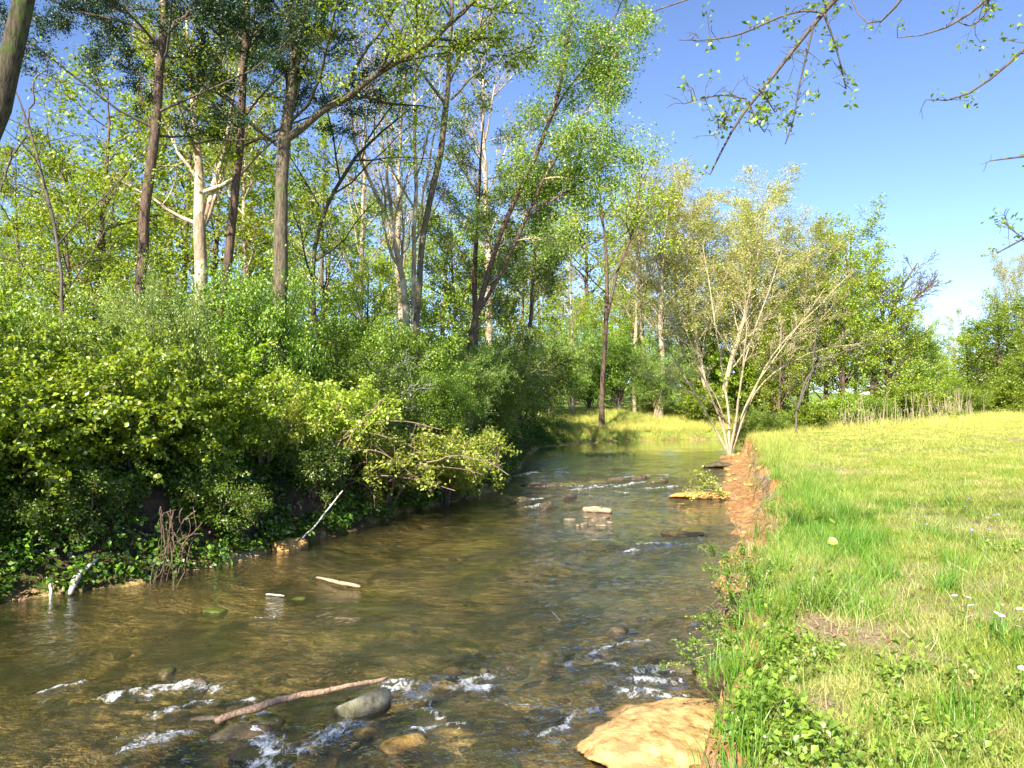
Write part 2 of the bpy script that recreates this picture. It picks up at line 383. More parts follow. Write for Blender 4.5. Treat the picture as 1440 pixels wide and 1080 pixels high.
dS = np.minimum(seg_dist(XW, YW, LB), seg_dist(XW, YW, RB))
keepv = inside(XW, YW, POLY) | (dS < .6)
fw = grid_faces(*XW.shape); kv = keepv.ravel(); fw = fw[kv[fw].all(1)]
calmv = sm((YW - 27) / 8)
ZW = ZW * (1 - .8 * calmv)
VW = np.stack([XW, YW, ZW], -1).reshape(-1, 3)
used = np.unique(fw); remap = np.zeros(len(VW), int); remap[used] = np.arange(len(used))
wme = mk_mesh('stream_water', VW[used], [remap[fw]], wmat, True, dict(foam=foam.ravel()[used], riff=riff.ravel()[used], calm=calmv.ravel()[used]))
wo = part('stream_water', wme); wo['kind'] = 'structure'

# ------------------------------------------------------------------ tree making
class Tub:
    def __init__(s): s.V = []; s.Q = []; s.n = 0
    def add(s, pts, rad, sides):
        pts = np.asarray(pts, float); rad = np.asarray(rad, float); n = len(pts)
        t = np.gradient(pts, axis=0); t /= (np.linalg.norm(t, axis=1)[:, None] + 1e-9)
        ref = np.array([1., .13, .07]) if abs(t[:, 0]).mean() < .8 else np.array([0, 1., .1])
        u = np.cross(t, ref); u /= (np.linalg.norm(u, axis=1)[:, None] + 1e-9); v = np.cross(t, u)
        a = np.arange(sides) / sides * 2 * np.pi
        ring = pts[:, None] + rad[:, None, None] * (np.cos(a)[None, :, None] * u[:, None] + np.sin(a)[None, :, None] * v[:, None])
        s.V.append(ring.reshape(-1, 3))
        i = np.arange(n - 1)[:, None] * sides; j = np.arange(sides)[None]; k = (j + 1) % sides
        s.Q.append(np.stack([i + j, i + k, i + sides + k, i + sides + j], -1).reshape(-1, 4) + s.n)
        s.n += n * sides
    def mesh(s, name, mat): return mk_mesh(name, np.concatenate(s.V), [np.concatenate(s.Q)], mat, True)

def nrmz(v): return v / (np.linalg.norm(v, axis=-1, keepdims=True) + 1e-9)

def leaves_mesh(name, pos, ax, L, W, mat, rng, up=.9, needle=False, tint=None):
    n = len(pos)
    N = nrmz(rng.normal(size=(n, 3)) * .75 + np.array([-.2, -.15, up]))
    D = nrmz(ax - (ax * N).sum(1, keepdims=True) * N)
    S = np.cross(N, D)
    L = L * rng.uniform(.6, 1.3, (n, 1)); W = W * rng.uniform(.7, 1.25, (n, 1))
    fold = N * W * rng.uniform(.1, .5, (n, 1))
    V = np.stack([pos, pos + D * L * .45 + S * W + fold, pos + D * L - N * L * .12, pos + D * L * .45 - S * W + fold], 1).reshape(-1, 3)
    b = np.arange(n)[:, None] * 4
    T = np.concatenate([b + [0, 2, 1], b + [0, 3, 2]], 1).reshape(-1, 3)
    if tint is None: tint = rng.uniform(0, 1, n)
    return mk_mesh(name, V, [T], mat, False, dict(tint=np.repeat(np.clip(tint, 0, 1), 4)))

def resample(pts, n, rng=None, wob=0):
    pts = np.asarray(pts, float); d = np.concatenate([[0], np.cumsum(np.linalg.norm(np.diff(pts[:, :3], axis=0), axis=1))])
    t = np.linspace(0, d[-1], n)
    # smooth by catmull-like blend of linear interpolation
    q = np.stack([np.interp(t, d, pts[:, k]) for k in range(pts.shape[1])], 1)
    for _ in range(2):
        q[1:-1, :3] = .25 * q[:-2, :3] + .5 * q[1:-1, :3] + .25 * q[2:, :3]
    if rng is not None and wob:
        w = rng.normal(size=(n, 3)) * wob; w = np.cumsum(w, 0); w -= np.linspace(0, 1, n)[:, None] * w[-1]; w[0] = 0
        q[:, :3] += w
    return q, d[-1]

def grow(out, rng, start, d, length, rad, lev, P):
    n = P['seg'][min(lev, len(P['seg']) - 1)]
    wob = P['wob'][min(lev, len(P['wob']) - 1)]; tr = P['trop'][min(lev, len(P['trop']) - 1)]
    pts = [start]; dirs = [d]; st = length / n
    for i in range(n):
        d = nrmz(d + rng.normal(size=3) * wob + np.array([0, 0, tr])); pts.append(pts[-1] + d * st); dirs.append(d)
    pts = np.array(pts); rr = np.linspace(rad, max(rad * .25, P.get('rmin', .004)), n + 1)
    out.append((pts, rr, lev, length))
    if lev < P['levels']: kids(out, rng, pts, rr, length, lev, P)

def kids(out, rng, pts, rr, length, lev, P, k=None, t0=None):
    k = P['kids'][lev] if k is None else k
    t0 = P['t0'][lev] if t0 is None else t0
    n = len(pts) - 1
    az = rng.uniform(0, 6.28)
    for i in range(k):
        t = t0 + (1 - t0) * ((i + rng.uniform(0, 1)) / k)
        f = min(t * n, n - 1e-3); a = int(f); f -= a
        p = pts[a] * (1 - f) + pts[a + 1] * f; ax = nrmz(pts[a + 1] - pts[a]); r = (rr[a] * (1 - f) + rr[a + 1] * f)
        az += 2.4 + rng.normal() * .4
        u = nrmz(np.cross(ax, [.3, .2, 1.0] if abs(ax[2]) < .9 else [1, .2, 0])); v = np.cross(ax, u)
        ang = R(P['ang'][lev]) * rng.uniform(.7, 1.25)
        dd = ax * math.cos(ang) + (u * math.cos(az) + v * math.sin(az)) * math.sin(ang)
        if P.get('flat') and lev >= 1: dd[2] *= P['flat']
        L = length * P['rat'][lev] * (1 - P.get('tap', .55) * (t - t0) / (1 - t0 + 1e-6)) * rng.uniform(.7, 1.2)
        grow(out, rng, p, nrmz(dd), L, max(min(r * .6, P['rad'][lev]), P.get('rmin', .004)), lev + 1, P)

def leaf_pts(br, rng, P):
    pos, ax, tn = [], [], []
    for pts, rr, lev, L in br:
        if lev < P['leaflev']: continue
        m = rng.poisson(P['lpm'] * L * (1.0 if lev == P['levels'] else .45))
        if rng.uniform() < P.get('skip', 0): continue
        if m == 0: continue
        t = rng.uniform(P.get('lt0', .15), 1, m) * (len(pts) - 1); a = np.minimum(t.astype(int), len(pts) - 2); f = (t - a)[:, None]
        p = pts[a] * (1 - f) + pts[a + 1] * f
        pos.append(p + rng.normal(size=(m, 3)) * P['lsp'] * np.array([1, 1, P.get('lflat', .7)])); d = nrmz(pts[a + 1] - pts[a])
        ax.append(d * .6 + rng.normal(size=(m, 3)) * .8 + np.array([0, 0, P.get('ldroop', -.25)]))
        tn.append(np.clip(rng.normal(.5 + rng.normal() * .16, .25, m), 0, 1))
    return np.concatenate(pos), np.concatenate(ax), np.concatenate(tn)

def tree_parts(root, stems, P, rng, bark, leaf, L, W, origin, leafname='foliage', twig_bark=None, trunk_name='trunk'):
    """stems: list of (pts+radius (n,4) in world, kid count, t0). Makes trunk, branches, foliage under root."""
    o = np.asarray(origin, float); T = Tub(); B = Tub(); br = []
    for st in stems:
        pts, k, t0 = st[:3]
        q, ln = resample(pts, max(6, int(len(pts) * 3)), rng, P.get('twob', .02))
        q[:, :3] -= o
        T.add(q[:, :3], q[:, 3], 10 if q[0, 3] > .05 else 6)
        kids(br, rng, q[:, :3], q[:, 3], st[3] if len(st) > 3 else ln, 0, P, k, t0)
    for pts, rr, lev, ln in br: B.add(pts, rr, 5 if lev == 1 and rr[0] > .015 else 3)
    part(trunk_name, T.mesh(trunk_name, bark), root)
    if br: part('branches', B.mesh('branches', twig_bark or bark), root)
    if leaf is not None and br:
        p, a, tn = leaf_pts(br, rng, P)
        part(leafname, leaves_mesh(leafname, p, a, L, W, leaf, rng, P.get('lup', .9), tint=tn), root)
    return root

def PP(**k):
    d = dict(levels=3, kids=[12, 7, 5, 4], t0=[.35, .2, .2, .2], ang=[52, 45, 42, 40], rat=[.38, .5, .45, .4], rad=[.06, .02, .008, .004],
             seg=[6, 5, 4, 3], wob=[.12, .14, .16, .2], trop=[.05, .04, .0, -.02], leaflev=2, lpm=30, lsp=.10)
    d.update(k); return d

def photo_tree(name, label, cat, d, stems, P, seed, bark, leaf, L, W, base=None, group=None, twig=None, leafname='foliage', thin=.64):
    """stems: list of dict(p=[(px,py,width_px)...], k, t0). First point of first stem is the foot."""
    rng = np.random.default_rng(seed)
    f = stems[0]['p'][0]; b0 = A(f[0], f[1], d)
    gx, gy = (b0[0], d) if base is None else base
    foot = np.array([gx, gy, tz(gx, gy) - .05])
    out = []
    for i, s in enumerate(stems):
        pts = []
        dd = s.get('d', 0); n = len(s['p'])
        for j, (px, py, w) in enumerate(s['p']):
            dj = d + dd * j / max(n - 1, 1)
            q = A(px, py, dj); pts.append([*q, w * dj / F / 2 * thin])
        if s.get('root', i == 0): 
            r0 = pts[0][3]
            if pts[0][2] > foot[2] + .1: pts.insert(0, [*foot, r0 * 1.35])
            else: pts[0] = [*foot, r0 * 1.35]
        out.append((np.array(pts), s.get('k', 8), s.get('t0', .3)) + ((s['L'],) if 'L' in s else ()))
    root = thing(name, label, cat, foot, group)
    return tree_parts(root, out, P, rng, M[bark], M[leaf] if leaf else None, L, W, foot, leafname, M[twig] if twig else None)

# ---- the trees whose trunks can be followed one by one on the left bank
photo_tree('leaning_tree', 'thick dark trunk leaning in at the upper left corner of the photo', 'tree', 9.5,
    [dict(p=[(-190, 640, 62), (-60, 330, 54), (5, 130, 48), (38, 0, 42), (70, -140, 36), (110, -330, 24)], k=12, t0=.72)],
    PP(lpm=26, rat=[.26, .5, .45], lsp=.09), 1, 'bark_dark', 'leaf_mid', .07, .022)
cedar = dict(rad=[.028, .012, .005], levels=3, kids=[14, 9, 6, 4], ang=[62, 38, 35], rat=[.24, .42, .4], trop=[.02, .02, .02], wob=[.10, .10, .12], lsp=.06, lpm=260, leaflev=2, lup=.2, ldroop=.0, lflat=1)
photo_tree('cedar_tree', 'straight reddish brown trunk with dark evergreen boughs and a leafless crooked side branch', 'tree', 15,
    [dict(p=[(190, 470, 24), (196, 420, 23), (206, 300, 22), (218, 180, 20), (228, 60, 18), (236, -60, 16), (240, -260, 9)], k=22, t0=.50),
     dict(p=[(216, 190, 4), (200, 150, 4), (186, 108, 3), (182, 112, 2), (186, 160, 2), (183, 200, 1)], k=2, t0=.5, root=False, L=.8),
     dict(p=[(226, 62, 9), (245, 40, 7), (275, 5, 5), (300, -30, 4)], k=8, t0=.3, root=False, L=5),
     dict(p=[(224, 60, 6), (180, 30, 5), (130, 20, 4), (70, 0, 3)], k=9, t0=.3, root=False, L=5)],
    PP(**{**cedar, 'skip': .25}), 2, 'bark_brown', 'leaf_dark', .06, .012, twig='bark_thin')
photo_tree('cedar_tree', 'curved brown trunk under dark evergreen foliage, just left of the stout forked tree', 'tree', 17,
    [dict(p=[(308, 440, 20), (314, 360, 19), (328, 240, 17), (340, 130, 16), (345, 40, 14), (345, -60, 12), (350, -250, 7)], k=24, t0=.48)],
    PP(**cedar), 3, 'bark_brown', 'leaf_dark', .065, .013, twig='bark_thin')
photo_tree('flaking_bark_tree', 'pale flaking trunk that forks low, just left of the curved brown trunk', 'tree', 20,
    [dict(p=[(286, 450, 27), (284, 380, 27), (283, 300, 25), (280, 200, 16), (270, 110, 10), (262, 20, 5)], k=12, t0=.45),
     dict(p=[(284, 320, 14), (296, 270, 12), (310, 215, 10), (322, 175, 8), (335, 110, 6), (345, 30, 4)], k=9, t0=.4, root=False)],
    PP(lpm=22, lsp=.14), 4, 'bark_pale', 'leaf_far', .10, .034)
photo_tree('big_forked_tree', 'stout grey brown trunk with a long heavy limb reaching up to the right', 'tree', 16,
    [dict(p=[(392, 430, 34), (394, 330, 30), (397, 260, 27), (404, 190, 27), (412, 140, 22), (425, 60, 18), (440, -20, 15), (450, -200, 8)], k=12, t0=.5),
     dict(p=[(403, 195, 18), (440, 158, 15), (480, 132, 14), (540, 95, 13), (590, 65, 12), (640, 22, 10), (680, -20, 8), (760, -110, 4)], k=14, t0=.25, root=False, d=-1),
     dict(p=[(492, 115, 8), (510, 85, 7), (535, 45, 6), (560, 5, 5), (585, -60, 3)], k=7, t0=.3, root=False, L=3),
     dict(p=[(398, 194, 6), (340, 196, 5), (280, 200, 4), (228, 204, 2)], k=4, t0=.3, root=False, L=2),
     dict(p=[(590, 62, 6), (650, 70, 5), (700, 85, 4), (760, 60, 2)], k=6, t0=.2, root=False, L=3),
     dict(p=[(410, 150, 8), (440, 60, 6), (470, 0, 4), (490, -60, 3)], k=7, t0=.2, root=False, L=3)],
    PP(lpm=48, lsp=.13, kids=[12, 8, 6], rat=[.28, .5, .45], rad=[.04, .014, .006]), 5, 'bark_grey', 'leaf_bright', .075, .026, twig='bark_dark')
photo_tree('slanting_tree', 'dark thin trunk slanting up to the right behind the stout forked trunk', 'tree', 18,
    [dict(p=[(440, 330, 9), (462, 285, 8), (490, 230, 8), (515, 200, 6), (540, 185, 5), (580, 150, 3)], k=9, t0=.35),
     dict(p=[(515, 200, 4), (560, 140, 4), (590, 100, 3), (612, 60, 2)], k=5, t0=.3, root=False, L=2)],
    PP(lpm=26, lsp=.12, levels=3), 6, 'bark_dark', 'leaf_bright', .075, .026)
photo_tree('tall_grey_tree', 'tall pale grey trunk with a kink half way up, right of the long heavy limb', 'tree', 20,
    [dict(p=[(585, 460, 15), (590, 400, 14), (598, 310, 13), (608, 270, 14), (625, 220, 14), (630, 160, 14), (633, 120, 11), (636, 40, 9), (642, -60, 7), (648, -200, 4)], k=9, t0=.55),
     dict(p=[(634, 140, 6), (655, 115, 5), (690, 95, 4), (740, 60, 2)], k=6, t0=.3, root=False, L=3),
     dict(p=[(633, 115, 5), (652, 70, 4), (690, 30, 3), (730, -20, 2)], k=6, t0=.3, root=False, L=3)],
    PP(lpm=7, lsp=.12, rat=[.22, .5, .5], wob=[.08, .1, .12], trop=[.12, .08, .05]), 7, 'bark_grey', 'leaf_bright', .07, .024)
photo_tree('slender_pale_tree', 'slender pale trunk rising straight, just left of the kinked grey trunk', 'tree', 21,
    [dict(p=[(583, 450, 11), (584, 360, 10), (586, 280, 9), (586, 200, 8), (588, 120, 6), (590, 40, 4), (595, -60, 2)], k=11, t0=.4),
     dict(p=[(588, 330, 5), (600, 240, 5), (612, 170, 4), (620, 100, 2)], k=5, t0=.3, root=False, L=3)],
    PP(lpm=7, lsp=.12, rat=[.2, .5, .5], ang=[38, 38, 38], trop=[.14, .08, .05]), 8, 'bark_pale', 'leaf_bright', .07, .024)
photo_tree('forked_pale_tree', 'pale trunk leaning left and forking, left of the slender straight one', 'tree', 21,
    [dict(p=[(572, 440, 14), (565, 380, 13), (552, 330, 12), (535, 280, 9), (512, 240, 7), (498, 190, 5), (490, 120, 3)], k=9, t0=.4),
     dict(p=[(552, 330, 9), (546, 260, 7), (540, 200, 5), (530, 130, 3)], k=6, t0=.4, root=False, L=3)],
    PP(lpm=9, lsp=.12, rat=[.24, .5, .5], ang=[42, 38, 38], trop=[.12, .08, .05]), 9, 'bark_pale', 'leaf_bright', .07, .024)
photo_tree('willow_tree', 'large leafy tree leaning right over the stream with loose mid green foliage', 'tree', 22,
    [dict(p=[(660, 500, 15), (668, 450, 14), (690, 380, 13), (708, 320, 12), (728, 270, 11), (750, 220, 10), (775, 160, 9), (790, 100, 7), (800, 20, 5), (815, -90, 3)], k=18, t0=.30, L=11),
     dict(p=[(672, 440, 9), (705, 380, 9), (735, 320, 8), (765, 250, 7), (810, 180, 6), (850, 110, 4), (885, 40, 3)], k=16, t0=.25, root=False, L=10),
     dict(p=[(740, 310, 6), (790, 275, 5), (830, 250, 4), (875, 215, 3)], k=9, t0=.2, root=False, L=6),
     dict(p=[(770, 170, 6), (800, 120, 5), (850, 60, 4), (880, -10, 3)], k=10, t0=.2, root=False, L=6)],
    PP(lpm=78, lsp=.18, kids=[12, 9, 6], rat=[.22, .5, .45], leaflev=2, ldroop=-.5, skip=.12, trop=[.04, .0, -.06], rad=[.025, .012, .005]), 10, 'bark_brown', 'leaf_willow', .09, .026, twig='bark_tan', thin=.6)
photo_tree('scrubby_cedar', 'brownish green cedar with ragged boughs beside the leaning willow trunk', 'tree', 24,
    [dict(p=[(668, 470, 12), (670, 400, 12), (672, 320, 9), (676, 240, 6), (680, 170, 3)], k=26, t0=.12),
     dict(p=[(745, 460, 9), (750, 380, 8), (755, 300, 5), (760, 240, 3)], k=20, t0=.1, L=6)],
    PP(**{**cedar, 'lpm': 75, 'lsp': .07, 'rat': [.30, .42, .4], 'trop': [.05, .03, .02]}), 11, 'bark_brown', 'leaf_cedar', .09, .018, twig='bark_tan')
photo_tree('streamside_tree', 'double brown trunk standing on the far bank behind the still pool', 'tree', 43,
    [dict(p=[(846, 560, 11), (850, 500, 10), (853, 440, 9), (856, 390, 8), (850, 330, 5), (840, 250, 5), (832, 180, 3)], k=12, t0=.4),
     dict(p=[(849, 470, 7), (858, 420, 7), (866, 380, 6), (885, 340, 5), (900, 280, 4), (905, 220, 2)], k=10, t0=.4, root=False)],
    PP(lpm=16, lsp=.25, rad=[.04, .02, .01]), 12, 'bark_brown', 'leaf_far', .16, .055)
photo_tree('arching_sapling', 'thin leaning trunk with a bent top at the far left, in front of pale branches', 'tree', 13,
    [dict(p=[(84, 400, 7), (78, 320, 7), (62, 250, 6), (45, 190, 5), (30, 150, 4), (12, 110, 3)], k=8, t0=.4),
     dict(p=[(42, 180, 4), (42, 140, 4), (50, 105, 3), (62, 96, 2), (90, 100, 1)], k=4, t0=.4, root=False, L=1.5),
     dict(p=[(0, 270, 5), (20, 230, 5), (38, 190, 4)], k=2, t0=.4, root=False, L=1.5)],
    PP(lpm=8, lsp=.08), 13, 'bark_thin', 'leaf_bright', .06, .02)
# multi-stem tree on the right bank and its smaller neighbour
B0 = (1030, 640)
ms = [[(1026, 644, 9), (1008, 605, 8), (975, 550, 7), (940, 490, 5), (905, 445, 3)], [(1030, 640, 10), (1015, 590, 8), (990, 530, 6), (962, 480, 4), (940, 430, 2)],
      [(1032, 640, 10), (1027, 570, 8), (1012, 500, 6), (1000, 420, 4), (988, 345, 2)], [(1034, 640, 9), (1038, 560, 7), (1050, 480, 5), (1052, 420, 4), (1035, 365, 2)],
      [(1036, 640, 9), (1052, 560, 7), (1090, 485, 5), (1140, 440, 4), (1195, 385, 2)], [(1034, 610, 7), (1060, 545, 5), (1120, 460, 4), (1160, 405, 2)],
      [(1040, 590, 6), (1075, 530, 5), (1140, 495, 3), (1215, 482, 2)], [(1028, 600, 6), (1002, 560, 5), (950, 545, 4), (900, 520, 2)],
      [(1034, 600, 7), (1044, 500, 5), (1075, 420, 4), (1100, 350, 2)], [(1022, 620, 6), (1010, 560, 5), (960, 500, 4), (925, 400, 2)]]
photo_tree('multi_stemmed_tree', 'fan of bare tan stems rising from one foot on the eroded right bank', 'tree', 30.8,
    [dict(p=[(a, b, c * .58) for a, b, c in s], k=10, t0=.4, L=5, root=i < 5, d=(-1) ** i * (i % 4) * .9) for i, s in enumerate(ms)],
    PP(lpm=6, lsp=.06, kids=[8, 6, 4], rat=[.28, .5, .5], wob=[.06, .08, .1], ang=[36, 34, 34], trop=[.05, .04, .02], rad=[.014, .008, .005], rmin=.005, lup=.7),
    21, 'bark_tan', 'leaf_bud', .06, .018)
photo_tree('small_bare_tree', 'small bare tree with crooked pale limbs spreading right, at the corner of the field', 'tree', 30,
    [dict(p=[(1120, 605, 7), (1122, 570, 6), (1135, 530, 5), (1160, 500, 4), (1200, 488, 3), (1245, 478, 2)], k=8, t0=.3, L=5, d=1),
     dict(p=[(1124, 570, 5), (1145, 520, 4), (1150, 470, 3), (1155, 420, 2)], k=7, t0=.3, L=4, root=False),
     dict(p=[(1122, 575, 4), (1105, 540, 3), (1090, 510, 2)], k=5, t0=.3, L=3, root=False)],
    PP(lpm=5, lsp=.05, rat=[.28, .5, .5], ang=[36, 34, 34], rad=[.02, .010, .006], rmin=.006), 22, 'bark_thin', 'leaf_bud', .06, .02, thin=.5)
photo_tree('bare_tree', 'leafless grey brown tree against the sky at the right end of the tree line', 'tree', 56,
    [dict(p=[(1252, 520, 11), (1250, 470, 10), (1258, 430, 8), (1272, 400, 5), (1290, 370, 3)], k=16, t0=.3, L=10),
     dict(p=[(1252, 480, 7), (1240, 440, 6), (1225, 400, 4), (1215, 370, 2)], k=12, t0=.3, L=9, root=False),
     dict(p=[(1254, 450, 6), (1285, 420, 5), (1312, 400, 3)], k=12, t0=.2, L=8, root=False)],
    PP(lpm=3, lsp=.1, kids=[12, 8, 6], rat=[.33, .5, .5], ang=[38, 36, 36], wob=[.06, .08, .1], rmin=.012, rad=[.05, .025, .013]), 23, 'bark_brown', 'leaf_bud', .10, .03)

# ---- prototypes: background trees (built at the origin, moved and copied)
def proto_tree(name, label, h, r, k, t0, P, seed, bark, leaf, L, W, lean=.3, twig=None, stems=1):
    rng = np.random.default_rng(seed); root = thing(name, label, 'tree')
    st = []
    for i in range(stems):
        n = 7; z = np.linspace(-.1, h, n); w = np.cumsum(rng.normal(size=(n, 2)) * .18 * lean * h / 10, 0); w -= w[0]
        if stems > 1: w += np.outer(np.linspace(0, 1, n) ** .8, [math.cos(i * 6.28 / stems + .5), math.sin(i * 6.28 / stems + .5)]) * h * .16
        st.append((np.stack([w[:, 0], w[:, 1], z, np.linspace(r, r * .12, n)], 1), k, t0))
    return tree_parts(root, st, P, rng, M[bark], M[leaf], L, W, (0, 0, 0), twig_bark=M[twig] if twig else None)
pt = {}
pt['tall'] = (proto_tree('woodland_tree', '', 15, .17, 15, .30, PP(lpm=36, lsp=.13, kids=[14, 8, 6], ang=[50, 45, 42], rat=[.27, .5, .45], skip=.35, rad=[.04, .015, .007]), 101, 'bark_grey', 'leaf_far', .15, .052), 15)
pt['slim'] = (proto_tree('woodland_tree', '', 14, .12, 16, .35, PP(lpm=32, lsp=.12, kids=[12, 8, 6], ang=[38, 40, 40], rat=[.22, .5, .45], trop=[.1, .06, 0], skip=.2, rad=[.035, .015, .007]), 102, 'bark_pale', 'leaf_far', .13, .045), 14)
pt['round'] = (proto_tree('woodland_tree', '', 10, .16, 18, .16, PP(skip=.32, lpm=44, lsp=.14, kids=[14, 9, 6], ang=[60, 48, 42], rat=[.42, .5, .45]), 103, 'bark_brown', 'leaf_far', .115, .042), 10)
pt['bud'] = (proto_tree('budding_tree', '', 13, .13, 20, .22, PP(lpm=27, lsp=.13, kids=[16, 9, 7], ang=[34, 32, 32], rat=[.34, .5, .5], wob=[.06, .08, .1], trop=[.12, .08, .04], rmin=.007, rad=[.035, .016, .010]), 104, 'bark_tan', 'leaf_bud', .085, .030, stems=2), 13)
pt['bare'] = (proto_tree('bare_woodland_tree', '', 13, .12, 18, .35, PP(lpm=2.5, lsp=.12, kids=[14, 7, 5], ang=[36, 34, 34], rat=[.26, .5, .5], wob=[.06, .08, .1], trop=[.12, .08, .04], rmin=.006, rad=[.03, .014, .009]), 105, 'bark_pale', 'leaf_bud', .09, .03), 13)
pt['dense'] = (proto_tree('woodland_tree', '', 9, .14, 20, .08, PP(lpm=26, lsp=.20, kids=[14, 9, 6], ang=[64, 48, 42], rat=[.36, .5, .45]), 106, 'bark_brown', 'leaf_mid', .13, .05), 9)
USED = set()
def place(proto, label, px, d, top, seed, wid=1.0, group=None, dx=0):
    """put a copy with its foot at picture column px / distance d and its tip at picture row top"""
    root, h0 = pt[proto]
    x = (px - 720) * d / F; z = tz(x, d) - .03
    H = EYE - (top - HOR) * d / F - z; s = H / h0
    rz = (seed * 1.7) % 6.28
    if proto not in USED:
        USED.add(proto); root.location = (x, d, z); root.rotation_euler = (0, 0, rz); root.scale = (s * wid, s * wid, s)
        root['label'] = label
        if group: root['group'] = group
        return root
    return dup(root, (x, d, z), rz, (s * wid, s * wid, s), label, group)

gw = 'light green trees deep in the wood'
W = 'light green tree deep in the wood, one of many indistinct crowns behind the trunks'
BG = [
 ('tall', 'airy yellow green tree at the far left edge, behind the arching sapling', 30, 24, 215, 1.1, None),
 ('round', 'bright rounded tree crown behind the two left evergreens, with sky above it', 140, 27, 125, 1.1, None),
 ('tall', 'tall light green tree showing between the two evergreen trunks', 255, 30, 85, 1.1, None),
 ('round', 'low leafy tree filling the gap left of the straight reddish trunk', 100, 20, 290, 1.0, None),
 ('slim', 'slim pale stemmed tree behind the stout forked trunk', 350, 26, 90, 1.2, None),
 ('tall', 'leafy tree behind the stout forked trunk, right side', 455, 30, 190, 1.0, None),
 ('bare', 'bare pale stem standing in the gap of sky right of the stout forked trunk', 505, 27, 60, 1.0, None),
 ('bare', 'bare pale tree behind the kinked grey trunk', 560, 31, 40, 1.1, None),
 ('bare', 'bare twiggy tree behind the willow, reaching the top of the photo', 690, 30, -10, 1.1, None),
 ('round', 'low round tree at the foot of the pale trunks', 520, 24, 370, .9, None),
 ('round', 'round light green tree behind the scrubby cedar', 640, 32, 300, .9, None),
 ('dense', 'dense green tree behind the willow foot', 730, 31, 330, .9, None),
 ('bare', 'thin bare tree left of the double brown trunk', 805, 46, 300, 1.0, None),
 ('bare', 'thin bare tree right of the double brown trunk', 893, 47, 250, 1.1, None),
 ('bare', 'nearly bare fine twigged tree at the left end of the budding trees', 928, 46, 268, 1.6, None),
 ('bare', 'bare tree showing reddish twigs, left of the budding trees', 905, 50, 250, 1.3, None),
 ('bud', 'budding tree second from the left in the budding group', 965, 52, 285, 1.5, None),
 ('bud', 'broad budding tree with golden tips, highest of the budding trees', 1005, 47, 285, 1.4, None),
 ('bud', 'budding tree right of the highest one, behind the fan of tan stems', 1052, 53, 312, 1.5, None),
 ('bud', 'budding tree with pale yellow tips, fifth from the left in the group', 1092, 49, 338, 1.5, None),
 ('bud', 'lowest budding tree, at the right end of the budding group', 1128, 54, 362, 1.5, None),
 ('tall', 'green tree standing at the right shoulder of the budding trees', 1160, 52, 330, 1.1, None),
 ('tall', 'tall bright green tree left of the leafless tree in the tree line', 1205, 54, 308, 1.15, None),
 ('round', 'full bright green crown in front of the tree line, right of the budding trees', 1188, 49, 352, .9, None),
 ('round', 'rounded bright green tree below the leafless tree', 1248, 56, 395, 1.0, None),
 ('round', 'low green tree where the tree line dips, right of the leafless tree', 1300, 66, 468, .9, None),
 ('bud', 'pale rounded budding tree on the skyline between the two green masses', 1328, 92, 447, 1.2, None),
 ('round', 'broad green tree at the right edge of the photo beyond the field', 1418, 70, 432, 1.0, None),
 ('dense', 'bushy green tree at the foot of the high loose crowned tree', 1405, 66, 440, 1.3, None),
 ('dense', 'bushy green tree cut by the right edge of the photo', 1450, 66, 425, 1.3, None),
 ('dense', 'bushy green tree in front of the dip in the tree line', 1290, 60, 470, 1.2, None),
 ('bud', 'high loose crowned tree rising at the right edge of the photo', 1432, 76, 372, 1.1, None),
 ('dense', 'bushy green tree left of the broad one at the right edge', 1372, 74, 462, 1.0, None),
 ('round', 'green tree partly outside the right edge of the photo', 1480, 66, 415, 1.0, None),
 ('round', 'bright leafy tree behind the far grassy bank, left of the double brown trunk', 800, 56, 420, 1.1, None),
 ('round', 'bright leafy tree behind the far grassy bank, right of the double brown trunk', 900, 58, 400, 1.1, None),
 ('dense', 'shady green tree behind the foot of the fan of tan stems', 985, 50, 450, 1.1, None),
 ('round', 'leafy tree behind the small bare tree at the corner of the field', 1095, 46, 440, 1.0, None),
 ('round', 'light green tree behind the dry stalks at the field edge', 1165, 50, 430, 1.0, None),
]
for i, (p, lb, px, d, top, wd, g) in enumerate(BG): place(p, lb, px, d, top, i + 1, wd, g)
rg = random.Random(5)
for i in range(24):
    px = -60 + i * 44 + rg.uniform(-18, 18); d = rg.uniform(34, 58) if px < 760 else rg.uniform(60, 85)
    top = 270 if px < 480 else (335 if px < 640 else 340)
    place(['round', 'tall', 'slim', 'bare'][i % 4], W, px, d, top + rg.uniform(-60, 50), i + 60, 1.25, gw)
for i in range(16):
    px = 770 + i * 46 + rg.uniform(-12, 12); far = 62 + (i % 3) * 9
    place('round', 'low green tree filling the background behind the budding trees and the field edge', px, far, (425 if px < 1250 else 492) + rg.uniform(-22, 22), i + 120, 1.5, 'low trees of the far background')
for i in range(10):
    px = 1080 + i * 50; d = 88 + rg.uniform(0, 25)
    place('dense', 'green crown in the low far tree line beyond the field', px, d, 490 + rg.uniform(-14, 10), i + 90, 2.2, 'green crowns of the far tree line')

